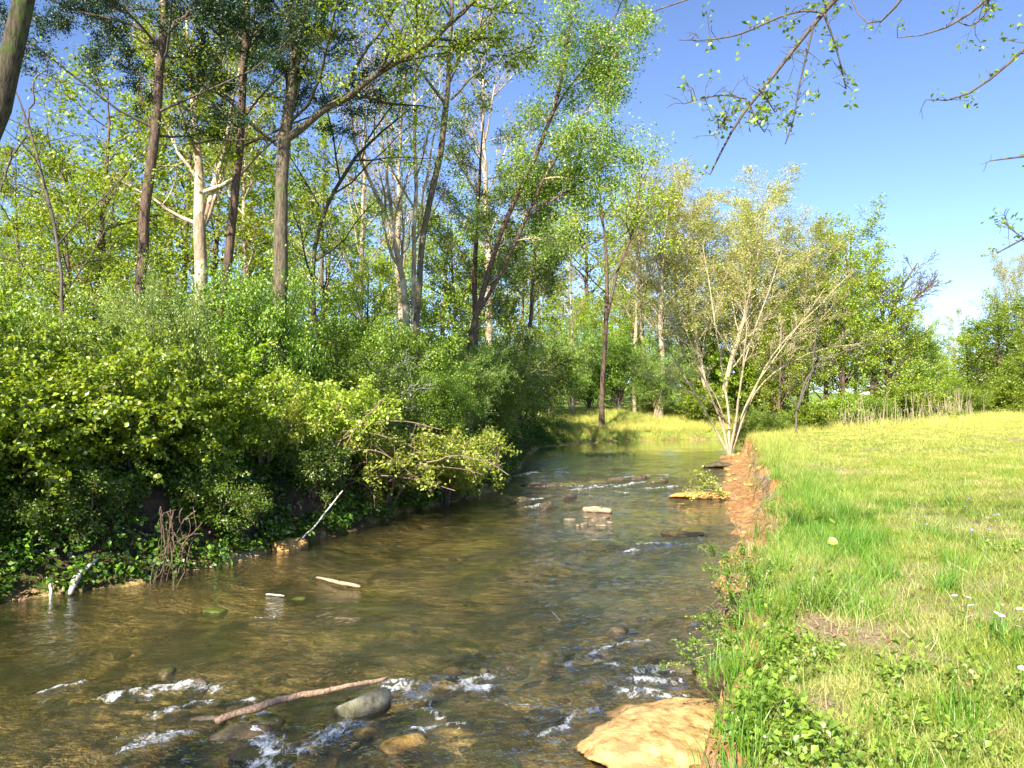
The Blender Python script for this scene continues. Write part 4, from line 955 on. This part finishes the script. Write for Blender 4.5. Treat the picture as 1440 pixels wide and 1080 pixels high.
M['rock_yellow'] = rock_mat('rock_yellow', [(.35, (.16, .09, .02)), (.5, (.42, .26, .06)), (.65, (.60, .42, .14))])
M['rock_clay'] = rock_mat('rock_clay', [(.32, (.26, .12, .035)), (.5, (.56, .30, .08)), (.68, (.74, .48, .17))], None, -.02)
M['rock_grey'] = rock_mat('rock_grey', [(.35, (.12, .11, .07)), (.55, (.32, .29, .19)), (.7, (.48, .44, .32))], (.14, .13, .03))
M['rock_dark'] = rock_mat('rock_dark', [(.35, (.03, .025, .018)), (.55, (.11, .08, .045)), (.7, (.26, .18, .08))], (.07, .08, .015))
M['rock_pale'] = rock_mat('rock_pale', [(.35, (.28, .20, .11)), (.55, (.48, .36, .22)), (.7, (.62, .50, .34))])
M['moss'] = rock_mat('moss', [(.35, (.06, .09, .01)), (.55, (.16, .22, .02)), (.7, (.28, .34, .04))])
M['ledge_clay'] = rock_mat('ledge_clay', [(.34, (.22, .11, .035)), (.47, (.48, .30, .11)), (.62, (.66, .46, .20))], (.36, .22, .09), .0)
def rock(label, px, py, z, sc, mat, seed, rz=0, tilt=(0, 0), name='rock', cat='rock', group=None, **k):
    p = G(px, py, z)
    o = solo(name, rock_mesh(name, seed, sc, M[mat], **k), label, cat, (p[0], p[1], z), (tilt[0], tilt[1], rz), 1, group)
    return o
rock('flat grey block of stone wedged under the upper end of the stick', 510, 990, .05, (.17, .11, .08), 'rock_grey', 11, .75, (.12, -.10), boxy=.55, rough=.08)
p = G(925, 1032, .06)
solo('clay_ledge', rock_mesh('clay_ledge', 13, (.74, .95, .21), M['ledge_clay'], flat=.8, sub=5, rough=.38), 'large flat orange clay ledge at the water\'s edge, bottom of the photo', 'rock ledge', (p[0] + .10, p[1] - .10, .01), (0, 0, -.25))
rock('dark mossy rock shelf with white water spilling behind the orange ledge', 950, 942, .0, (.26, .16, .09), 'rock_dark', 15, -.4, name='dark_ledge', cat='rock ledge', sub=4)
rock('dark slab with yellow top between the dark shelf and the orange ledge', 1000, 958, .0, (.22, .13, .10), 'rock_dark', 16, .1, sub=4, name='dark_slab')
rock('small yellow rock splashed by foam in the middle of the riffle', 640, 950, -.01, (.12, .08, .07), 'rock_yellow', 17)
rock('brown rock right of the small yellow one in the riffle', 725, 945, -.04, (.17, .11, .085), 'rock_dark', 18, .3)
rock('yellowish rock breaking the surface in the long riffle', 838, 905, -.03, (.22, .13, .06), 'rock_yellow', 19, .2)
rock('dark rock left of the yellowish one in the long riffle', 795, 918, -.06, (.19, .12, .085), 'rock_dark', 20, .7)
rock('big dark mossy boulder below the stick, left of the small waterfall', 325, 1050, -.07, (.33, .22, .14), 'rock_dark', 21, .3, sub=4)
rock('tan stone at the lower end of the stick', 290, 1018, -.02, (.14, .09, .06), 'rock_pale', 22, .4)
rock('yellow stained rock at the bottom edge, right of the small waterfall', 440, 1068, -.07, (.26, .16, .10), 'rock_yellow', 23, -.3, sub=4)
rock('yellow rubble under the stick beside the grey block', 468, 1012, -.07, (.22, .14, .085), 'rock_yellow', 24, .5)
rock('low yellow green rock at the bottom left of the rapids', 255, 1060, -.06, (.18, .12, .075), 'rock_yellow', 25, .5)
rock('mossy green hump under the surface, larger of the two, left side', 305, 862, -.035, (.20, .15, .06), 'moss', 26, .2, name='mossy_rock')
rock('mossy green hump under the surface, smaller one, right of the larger', 418, 846, -.035, (.17, .11, .055), 'moss', 27, .9, name='mossy_rock')
rock('tan boulder at the foot of the left bank', 402, 768, .04, (.36, .26, .17), 'rock_clay', 28, .3, sub=4)
rock('orange ledge jutting from the right bank into the stream', 960, 752, .0, (.45, .22, .07), 'rock_yellow', 29, .15, sub=4, name='clay_ledge', cat='rock ledge')
rock('brown stone shelf below the leafy sprig, right bank', 985, 698, .02, (.75, .38, .12), 'rock_clay', 30, .1, sub=4, name='clay_ledge', cat='rock ledge')
rock('dark flat rock by the foot of the multi-stemmed tree', 1010, 655, .03, (.7, .5, .16), 'rock_dark', 31, .1, name='flat_rock')
rock('dark stones in the shallows near the right bank', 975, 856, -.01, (.09, .06, .035), 'rock_dark', 32, .2)
rock('tiny dark stone near the right bank, right of the other', 990, 874, -.01, (.06, .04, .03), 'rock_dark', 33, .2)
RP = [(372, 1022, 'dark wet rock at the lip of the small waterfall', .16, 'rock_dark'), (405, 1060, 'brown rock in the foot of the small waterfall', .14, 'rock_dark'), (350, 1070, 'dark rock at the bottom edge left of the small waterfall', .2, 'rock_dark'),
      (520, 1040, 'amber rock just under the surface below the grey block', .2, 'rock_yellow'), (575, 1055, 'amber rock at the bottom edge right of the yellow stained one', .22, 'rock_yellow'), (680, 952, 'small dark rock between the yellow and the brown rocks of the riffle', .09, 'rock_dark'),
      (765, 938, 'dark rock with a golden side, right of the brown rock', .12, 'rock_yellow'), (870, 892, 'dark rock at the upper right end of the long riffle', .15, 'rock_dark'), (905, 935, 'dark rock in the white water left of the mossy shelf', .13, 'rock_dark'),
      (235, 950, 'dark rock with foam curling below it, left foreground', .13, 'rock_dark'), (282, 968, 'small rock sparkling at the end of the left foam line', .09, 'rock_dark'), (760, 1010, 'brown rock under the thin foam left of the orange ledge', .18, 'rock_dark'),
      (840, 960, 'golden slab under the riffle left of the white water', .2, 'rock_yellow'), (700, 1062, 'brown slab under the water at the bottom edge, middle', .24, 'rock_dark')]
for i, (px, py, lb, s_, mt) in enumerate(RP): rock(lb, px, py, -.02 if 'slab' not in lb else -.035, (s_, s_ * .65, .085 if 'slab' not in lb else .05), mt, 120 + i, i * .9, name='rock')
ORD = ['leftmost', 'second', 'third', 'fourth', 'fifth', 'sixth', 'seventh', 'eighth', 'ninth', 'tenth']
for i, (px, py, s) in enumerate([(803, 731, .15), (822, 737, .13), (836, 731, .19), (845, 739, .16), (826, 728, .14), (852, 728, .13), (812, 739, .10), (858, 735, .10)]):
    rock(ORD[i] + ' pale flat stone of the cluster awash below the driftwood', px, py, .0, (s, s * .6, .035), 'rock_pale', 40 + i, i * .8, sub=2, name='pale_stone', cat='stone', group='pale stones awash below the driftwood')
ridge = [(758, 683, .34), (785, 684, .30), (812, 683, .36), (842, 681, .34), (868, 676, .30), (900, 674, .34), (930, 678, .28), (735, 706, .26), (770, 714, .26), (800, 700, .22)]
for i, (px, py, s) in enumerate(ridge):
    rock(('dark wet rock in the ledge across the stream, %s from the left' % ORD[i] if 0 < i < 7 else ['leftmost dark wet rock of the ledge across the stream', 'dark wet rock left of and below the ledge', 'lowest dark wet rock below the ledge, near the left bank', 'dark wet rock just below the middle of the ledge'][(i - 6) * (i > 6)]), px, py, .015, (s * 1.35, s * .45, .12), 'rock_dark', 60 + i, .1 * i, sub=3, name='ridge_rock', group='dark wet rocks of the ledge across the stream')
# submerged and half awash cobbles (uncountable)
def cobbles():
    rg = np.random.default_rng(33); VV, FF, n = [], [], 0
    base = rock_mesh('cobble', 5, (1, 1, .5), M['rock_dark'], sub=2); bv = np.zeros(len(base.vertices) * 3); base.vertices.foreach_get('co', bv); bv = bv.reshape(-1, 3)
    bf = np.array([p.vertices[:] for p in base.polygons])
    x = rg.uniform(-9, 5, 5200); y = 4 + 20 * rg.uniform(0, 1, 5200) ** 1.4; z, S, L, Fd, dl, dr, de = terrain(x, y, True)
    dens = sm((fbm(x * .8, y * .8, 0, 3, 401) + .0) / .25) * .45 + .05 + .6 * sdist(RIFF, x, y); k = S & (rg.uniform(0, 1, len(x)) < dens)
    for xx, yy, zz in zip(x[k], y[k], z[k]):
        s = .025 + .09 * rg.uniform() ** 2.5; a = rg.uniform(0, 6.28); c, sn = math.cos(a), math.sin(a)
        v = bv * np.array([s * rg.uniform(.8, 1.5), s, s * rg.uniform(.5, .9)]); v = np.stack([v[:, 0] * c - v[:, 1] * sn, v[:, 0] * sn + v[:, 1] * c, v[:, 2]], 1) + [xx, yy, zz + s * .05]
        VV.append(v); FF.append(bf + n); n += len(bv)
    o = part('cobbles', mk_mesh('cobbles', np.concatenate(VV), [np.concatenate(FF)], M['rock_cob'], True)); tagit(o, 'small cobbles lying on the stream bed and in the riffles', 'cobbles', kind='stuff')
M['rock_cob'] = rock_mat('rock_cob', [(.3, (.05, .035, .015)), (.5, (.18, .12, .045)), (.7, (.38, .26, .12))])
cobbles()
def clods():
    rg = np.random.default_rng(35); VV, FF, n = [], [], 0
    base = rock_mesh('clod', 8, (1, 1, .7), M['rock_clay'], sub=2); bv = np.zeros(len(base.vertices) * 3); base.vertices.foreach_get('co', bv); bv = bv.reshape(-1, 3)
    bf = np.array([p.vertices[:] for p in base.polygons])
    x = rg.uniform(0, 10, 16000); y = 3 + 28 * rg.uniform(0, 1, 16000) ** 1.3; z, S, L, Fd, dl, dr, de = terrain(x, y, True)
    k = (~S & ~L & ~Fd) & (rg.uniform(0, 1, len(x)) < .16)
    for xx, yy, zz in zip(x[k], y[k], z[k]):
        s_ = .008 + .055 * rg.uniform() ** 3 * (1 + yy / 25); a = rg.uniform(0, 6.28); c, sn = math.cos(a), math.sin(a)
        v = bv * np.array([s_ * rg.uniform(.8, 1.6), s_, s_ * rg.uniform(.5, 1.0)]); v = np.stack([v[:, 0] * c - v[:, 1] * sn, v[:, 0] * sn + v[:, 1] * c, v[:, 2]], 1) + [xx, yy, zz + s_ * .1]
        VV.append(v); FF.append(bf + n); n += len(bv)
    o = part('clay_clods', mk_mesh('clay_clods', np.concatenate(VV), [np.concatenate(FF)], M['rock_clay'], True)); tagit(o, 'crumbled clods and stones on the eroded clay bank', 'clods', kind='stuff')
clods()

def stick(name, label, cat, pts, rad, mat, sides=10, knots=0, group=None, wob=.003, seed=1):
    """pts in world; the object's origin sits at the first point"""
    rg = np.random.default_rng(seed); P_ = np.array(pts, float); o = P_[0].copy()
    q, L = resample(np.concatenate([P_ - o, np.array(rad)[:, None]], 1), max(8, len(P_) * 5), rg, wob)
    q[:, 3] *= 1 + .16 * vn(np.arange(len(q)) * .37, seed, 0, 5); q[0, 3] *= .8; q[-1, 3] *= .7
    T = Tub(); T.add(np.concatenate([q[:1, :3] + (q[0, :3] - q[1, :3]) * .02, q[:, :3], q[-1:, :3] + (q[-1, :3] - q[-2, :3]) * .02]), np.concatenate([[.001], q[:, 3], [.001]]), sides)
    for _ in range(knots):
        i = rg.integers(2, len(q) - 2); d = nrmz(rg.normal(size=3)); r = q[i, 3]
        T.add(np.array([q[i, :3], q[i, :3] + d * r * 2.0]), np.array([r * .5, r * .2]), 6)
    return solo(name, T.mesh(name, M[mat]), label, cat, o, group=group)
def gz(px, py, z): return G(px, py, z)
a = gz(303, 1015, .07); b = gz(420, 984, .12); c = gz(545, 953, .19)
stick('driftwood_log', 'long barkless stick lying slantwise across the rocks in the foreground', 'stick', [a, a * .5 + b * .5 + [0, 0, .005], b + [0, .01, .006], c * .5 + b * .5, c], [.026, .029, .024, .020, .014], 'drift', 14, 6, wob=.007)
a = gz(820, 717, .03); b = gz(860, 719, .04)
stick('driftwood_log', 'short thick piece of reddish driftwood stranded in mid stream', 'driftwood', [a, (a + b) / 2 + [0, 0, .02], b], [.055, .07, .05], 'drift', 10, 2)
a = gz(445, 812, .03); b = gz(478, 820, .05); c = gz(507, 825, .03)
stick('broken_stick', 'small forked broken stick lying in the water left of centre', 'stick', [a, b, c], [.012, .028, .02], 'drift', 8, 4)
a = gz(374, 836, .02); b = gz(400, 838, .02)
stick('broken_stick', 'tiny grey stick floating between the mossy humps', 'stick', [a, b], [.012, .012], 'drift_grey', 6)
a = gz(776, 860, .06); b = gz(790, 876, .01)
stick('twig', 'thin pale twig standing out of the water right of centre', 'twig', [a, b], [.005, .007], 'drift_grey', 5)
stick('fallen_branch', 'crooked grey branch dipping from the bank into the water by the tan boulder', 'branch', [A(482, 690, 13.2), A(458, 722, 13.0), A(440, 745, 12.7), A(430, 752, 12.5), A(415, 772, 12.2), A(398, 780, 12.1)], [.012, .015, .013, .016, .013, .008], 'drift_grey', 8, 2)
stick('dead_branch', 'whitish dead branch slanting into the water at the left bank', 'branch', [A(138, 785, 9.9), A(118, 803, 9.7), A(108, 812, 9.6), A(98, 836, 9.4)], [.022, .026, .045, .035], 'drift_grey', 8, 2)
stick('dead_branch', 'short whitish hooked stub at the waterline, leftmost of the pale ones', 'branch', [A(66, 812, 9.5), A(71, 818, 9.4), A(72, 834, 9.3), A(70, 850, 9.2)], [.01, .016, .018, .014], 'drift_grey', 8)
# root tangle hanging from the left bank
T = Tub(); rg = np.random.default_rng(5); o0 = A(235, 720, 9.9)
for i in range(22):
    x0 = rg.uniform(222, 292); y0 = rg.uniform(712, 760); d0 = rg.uniform(9.7, 10.3)
    if i < 12: ex, ey = rg.normal(228, 14), rg.uniform(815, 852)
    else: ex, ey = x0 + rg.normal(0, 22), y0 + rg.uniform(30, 80)
    p0, p1 = A(x0, y0, d0), A(ex, ey, 9.75 + rg.uniform(-.15, .25)); mid = (p0 + p1) / 2 + rg.normal(size=3) * .13 + [0, 0, .10]
    q, L = resample(np.array([[*(p0 - o0), .016], [*(p0 * .6 + mid * .4 - o0 + [0, -.05, .06]), .015], [*(mid - o0), .011], [*(p1 - o0), .005]]), 9, rg, .012)
    T.add(q[:, :3], q[:, 3] * rg.uniform(.3, .9), 5)
solo('root_tangle', T.mesh('root_tangle', M['bark_brown']), 'tangle of brown roots and dead vines hanging from the left bank to the water', 'roots', o0)
# bare arching branches under the yellow green shrubs
T = Tub(); o0 = A(470, 700, 14.6); rg = np.random.default_rng(8)
for s in [[(440, 690), (455, 640), (480, 612), (520, 606), (565, 622), (600, 640)], [(450, 700), (470, 650), (500, 628), (545, 640), (580, 668)], [(455, 700), (500, 650), (550, 648), (600, 660), (640, 655), (680, 668)],
          [(460, 690), (485, 672), (510, 680), (528, 700)], [(470, 690), (520, 668), (590, 672), (640, 690)], [(450, 680), (490, 600), (560, 590), (620, 604)], [(600, 650), (640, 640), (690, 650), (715, 668)], [(430, 660), (445, 610), (470, 590), (500, 600)],
          [(480, 690), (478, 650), (500, 600), (540, 560)], [(470, 700), (462, 660), (440, 640), (420, 650)]]:
    dd = rg.uniform(13.9, 14.9); q, L = resample(np.array([[*(A(px, py, dd - .04 * j) - o0), .014 - .002 * j] for j, (px, py) in enumerate(s)]), 14, rg, .012); q[:, 3] = q[:, 3].clip(.005)
    T.add(q[:, :3], q[:, 3], 6)
    for _ in range(9):
        i = rg.integers(3, 13); d = nrmz(rg.normal(size=3) + [0, 0, -.1]); l = rg.uniform(.15, .5); p = q[i, :3]
        T.add(np.array([p, p + d * l * .5 + rg.normal(size=3) * .02, p + d * l]), np.array([.006, .005, .003]), 4)
solo('arching_branches', T.mesh('arching_branches', M['root']), 'bare grey branches arching under the yellow green shrubs at the water', 'branches', o0)

T = Tub(); rg = np.random.default_rng(15); cnt = 0
yy_ = rg.uniform(6.2, 22, 320)
for y0 in yy_:
    x0 = np.interp(y0, EB[:, 1], EB[:, 0]) + rg.uniform(-.06, .10); l = rg.uniform(.15, .6); z0 = .86 + rg.uniform(-.1, .05)
    q, L = resample(np.array([[x0 + .1, y0, z0, .006], [x0 - .12, y0 - .03, z0 - .05, .006], [x0 - .26 + rg.normal() * .05, y0 + rg.normal() * .1, z0 - l * .6, .004], [x0 - .3 + rg.normal() * .1, y0 + rg.normal() * .16, z0 - l, .002]]), 7, rg, .02)
    T.add(q[:, :3], q[:, 3] * rg.uniform(.4, 1.2) * (1 + y0 / 20), 3)
tagit(part('bank_roots', T.mesh('bank_roots', M['root'])), 'fine brown roots hanging from the undercut edge of the right bank', 'roots', kind='stuff')

# ------------------------------------------------------------------ plants on the right bank
def small_plant(name, label, cat, foot, stems, leaf, L, Wd, P, seed, bark='bark_tan', r=.005, group=None):
    rng = np.random.default_rng(seed); root = thing(name, label, cat, foot, group)
    st = [(np.array([[*p, r * (1 - .7 * j / len(s))] for j, p in enumerate(s)]), P.get('k', 8), P.get('kt', .25)) for s in stems]
    return tree_parts(root, st, P, rng, M[bark], M[leaf], L, Wd, foot, trunk_name='stem')
pp = PP(levels=1, kids=[8], k=12, kt=.25, rat=[.28], ang=[50], rad=[.003], rmin=.0015, leaflev=1, lpm=260, lsp=.018, seg=[4], wob=[.12], trop=[.05], twob=.004, lt0=.0)
ft = np.array([1.98, 6.05, tz(1.98, 6.05)])
small_plant('sapling', 'dark leaved sapling leaning over the stream from the cut bank', 'sapling', ft,
    [[ft, A(1056, 880, 6), A(1052, 830, 6), A(1047, 800, 5.95), A(1046, 768, 5.9)], [ft, A(1046, 880, 6), A(1030, 838, 5.9), A(1018, 800, 5.85), A(1000, 765, 5.8)],
     [ft, A(1040, 890, 5.9), A(1015, 875, 5.8), A(985, 868, 5.7)], [ft, A(1060, 860, 6.1), A(1075, 820, 6.1), A(1082, 790, 6.1)], [ft, A(1030, 905, 5.8), A(1000, 905, 5.6), A(960, 912, 5.5)], [ft, A(1030, 915, 5.6), A(985, 925, 5.4), A(960, 935, 5.3)]], 'leaf_low', .020, .007, {**pp, 'lpm': 380, 'lsp': .018}, 91)
ft = np.array([5.1, 17.6, tz(5.1, 17.6)])
small_plant('leafy_sprig', 'pale green leafy sprig leaning over the water below the multi-stemmed tree', 'sprig', ft,
    [[ft, A(1040, 694, 17.6), A(1010, 690, 17.5), A(975, 662, 17.4)], [ft, A(1030, 700, 17.6), A(1000, 688, 17.5), A(965, 690, 17.4)]], 'leaf_yellow', .06, .022, {**pp, 'lpm': 60, 'lsp': .05, 'rat': [.35]}, 92, r=.012)
def broad_clump(name, label, p, n, h, w, lean, seed, mat, sc=1):
    rg = np.random.default_rng(seed); return solo(name, tuft(name, n, .10, h, w, lean, rg, M[mat], 5), label, 'grass clump', (p[0], p[1], tz(p[0], p[1]) - .01), sc=sc)
p = G(1152, 855, .95); broad_clump('grass_clump', 'bright yellow green clump of broad arching grass blades above the worn patch', p, 110, .34, .0045, .8, 1, 'weed')
for i, (px, py, h, lb) in enumerate([(1120, 740, .42, 'tall grass clump at the bank edge above the eroded orange clay'), (1165, 770, .30, 'grass clump right behind the heart leaved plant'), (1095, 800, .30, 'grass clump on the bank edge left of the heart leaved plant'),
      (1250, 815, .26, 'bright grass clump between the worn patch and the daisies'), (1330, 830, .24, 'grass clump just left of the nearest daisies'), (1090, 650, .5, 'grass clump topping the orange bank near the multi-stemmed tree'), (1130, 690, .4, 'grass clump beside the dry worn edge of the bank')]):
    p = G(px, py, .95); broad_clump('grass_clump', lb, p, 120, h, .0035, .55, 50 + i, 'grass_lush')
p = G(845, 640, 0); rg = np.random.default_rng(4)
solo('water_grass', tuft('water_grass', 420, .9, .16, .012, .9, rg, M['grass_lush'], 3), 'patch of bright green water weed in the still pool', 'water weed', (p[0], p[1], -.02), sc=(1.2, .8, 1))
# heart leaved plant
hp = G(1160, 800, .93); T = Tub(); root = thing('heart_leaved_plant', 'plant with four large round heart shaped leaves rising above the grass', 'plant', hp)
st = [[(0, 0, 0), (0.0, 0, .12), (.01, 0, .24), (-.03, 0, .33)], [(0, 0, .1), (.03, .0, .2), (.04, 0, .30)], [(0, 0, .05), (.02, 0, .12), (.03, -.02, .18)], [(0, 0, .1), (.04, .01, .18), (.06, .02, .24)]]
for s in st: T.add(np.array(s), np.linspace(.003, .0015, len(s)), 5)
part('stem', T.mesh('stem', M['grass_lush']), root); root.scale = (1.35, 1.35, 1.35)
def heart(name, c, r, tilt, az):
    a = np.linspace(0, 2 * np.pi, 17)[:-1]; rr = r * (1 - .35 * np.exp(-((a - np.pi) / .35) ** 2) + .25 * np.exp(-(np.minimum(a, 2 * np.pi - a) / .35) ** 2))
    ring = np.stack([np.cos(a) * rr, np.sin(a) * rr * .9, .12 * r * np.abs(np.sin(a))], 1); V = np.concatenate([[[0, 0, 0]], ring])
    F_ = np.array([[0, 1 + i, 1 + (i + 1) % 16] for i in range(16)]); me = mk_mesh(name, V, [F_], M['leaf_mid'], True, dict(tint=np.full(17, .7)))
    o = part(name, me, root, c); o.rotation_euler = (tilt, .3, az); return o
heart('leaf', (-.04, -.01, .33), .030, .7, 3.0); heart('leaf', (.045, 0, .31), .024, .6, .4); heart('leaf', (.035, -.03, .185), .030, .9, -.6); heart('leaf', (.065, .02, .24), .022, .5, .9)
# daisies, clover heads, blue flowers
M['petal'] = NM('petal'); _m = M['petal']; M['petal'] = _m.fin(_m.pr((.82, .82, .80, 1), .6))
_m = NM('petal_blue'); M['petal_blue'] = _m.fin(_m.pr((.22, .20, .50, 1), .6))
_m = NM('petal_yellow'); M['petal_yellow'] = _m.fin(_m.pr((.75, .55, .05, 1), .6))
def flower(np_, r, h, mat, mid):
    root = thing('daisy', '', 'flower'); T = Tub(); T.add(np.array([(0, 0, -.02), (.004, 0, h * .5), (0, 0, h)]), np.array([.0018, .0015, .0015]), 4)
    part('stem', T.mesh('stem', M['grass_lush']), root)
    V, Fc = [], []
    for i in range(np_):
        a = i * 6.283 / np_; d = np.array([math.cos(a), math.sin(a), .15]); s = np.array([-math.sin(a), math.cos(a), 0]) * r * .16; n = len(V)
        V += [d * r * .15 - s * .5, d * r * .15 + s * .5, d * r * .8 + s, d * r, d * r * .8 - s]; Fc.append([n, n + 1, n + 2, n + 3, n + 4])
    part('petals', mk_mesh('petals', np.array(V) + [0, 0, h], [np.array(Fc)], M[mat]), root)
    part('flower_centre', rock_mesh('flower_centre', 2, (r * .25, r * .25, r * .15), M[mid], sub=1, rough=.05), root, (0, 0, h))
    return root
fw = flower(14, .021, .20, 'petal', 'petal_yellow'); fb = flower(6, .018, .16, 'petal_blue', 'petal'); fb.name = 'blue_flower'
first = {id(fw): 1, id(fb): 1}
def put(root, px, py, z, label, group, s=1):
    p = G(px, py, z + .17); loc = (p[0], p[1], tz(p[0], p[1]))
    rg = random.Random(px * 7 + py); rot = (rg.uniform(-.2, .45), rg.uniform(-.3, .2), rg.uniform(0, 6))
    if first.pop(id(root), None): r = root; r.location = loc; r.scale = (s, s, s); r['label'] = label; r['group'] = group
    else: r = dup(root, loc, 0, s, label, group)
    r.rotation_euler = rot
for px, py in [(1338, 860), (1346, 846), (1352, 848), (1376, 861), (1383, 866), (1409, 877), (1416, 878), (1424, 892), (1398, 868), (1432, 878), (1441, 864)]:
    put(fw, px, py - 4, .93, 'white daisy in the loose patch near the right edge of the photo', 'white daisies near the right edge')
put(fw, 1437, 952, .93, 'white daisy alone at the right edge, lowest but one of the flowers', 'white daisies near the right edge', 1.1); fwl = [o for o in C.objects if o.get('label', '').startswith('white daisy alone')][-1]; del fwl['group']
put(fw, 1366, 1025, .93, 'small white daisy alone near the bottom right corner', 'x', .8); fwl = [o for o in C.objects if o.get('label', '').startswith('small white daisy alone')][-1]; del fwl['group']
put(fw, 1341, 782, .93, 'single white flower in the shaded grass above the daisies', 'x', 1.2); fwl = [o for o in C.objects if o.get('label', '').startswith('single white flower')][-1]; del fwl['group']
rg = random.Random(3)
for i in range(26):
    put(fb, 1225 + rg.uniform(0, 215), 700 + rg.uniform(0, 52), .93, 'small blue violet flower in the shaded strip of grass', 'blue violet flowers in the shaded strip of grass', 1.3)
# dry stalks at the field edge
rng = np.random.default_rng(12); n = 260; x = rng.uniform(14.5, 31, n); y = 35.5 + (x - 14.5) * 1.02 + rng.normal(size=n) * .9; T = Tub()
for xx, yy in zip(x, y):
    zz = tz(xx, yy); h = rng.uniform(.7, 2.0); l = rng.normal(size=2) * .14 * h
    T.add(np.array([(xx, yy, zz - .05), (xx + l[0] * .4, yy + l[1] * .4, zz + h * .5), (xx + l[0], yy + l[1], zz + h)]) - [20, 42, .9], np.array([.018, .014, .008]), 3)
o = solo('dry_stalks', T.mesh('dry_stalks', M['bark_tan']), 'stand of dry tan weed stalks at the far edge of the field', 'dry stalks', (20, 42, .9)); o['kind'] = 'stuff'
# fine stems of tall weeds near the camera
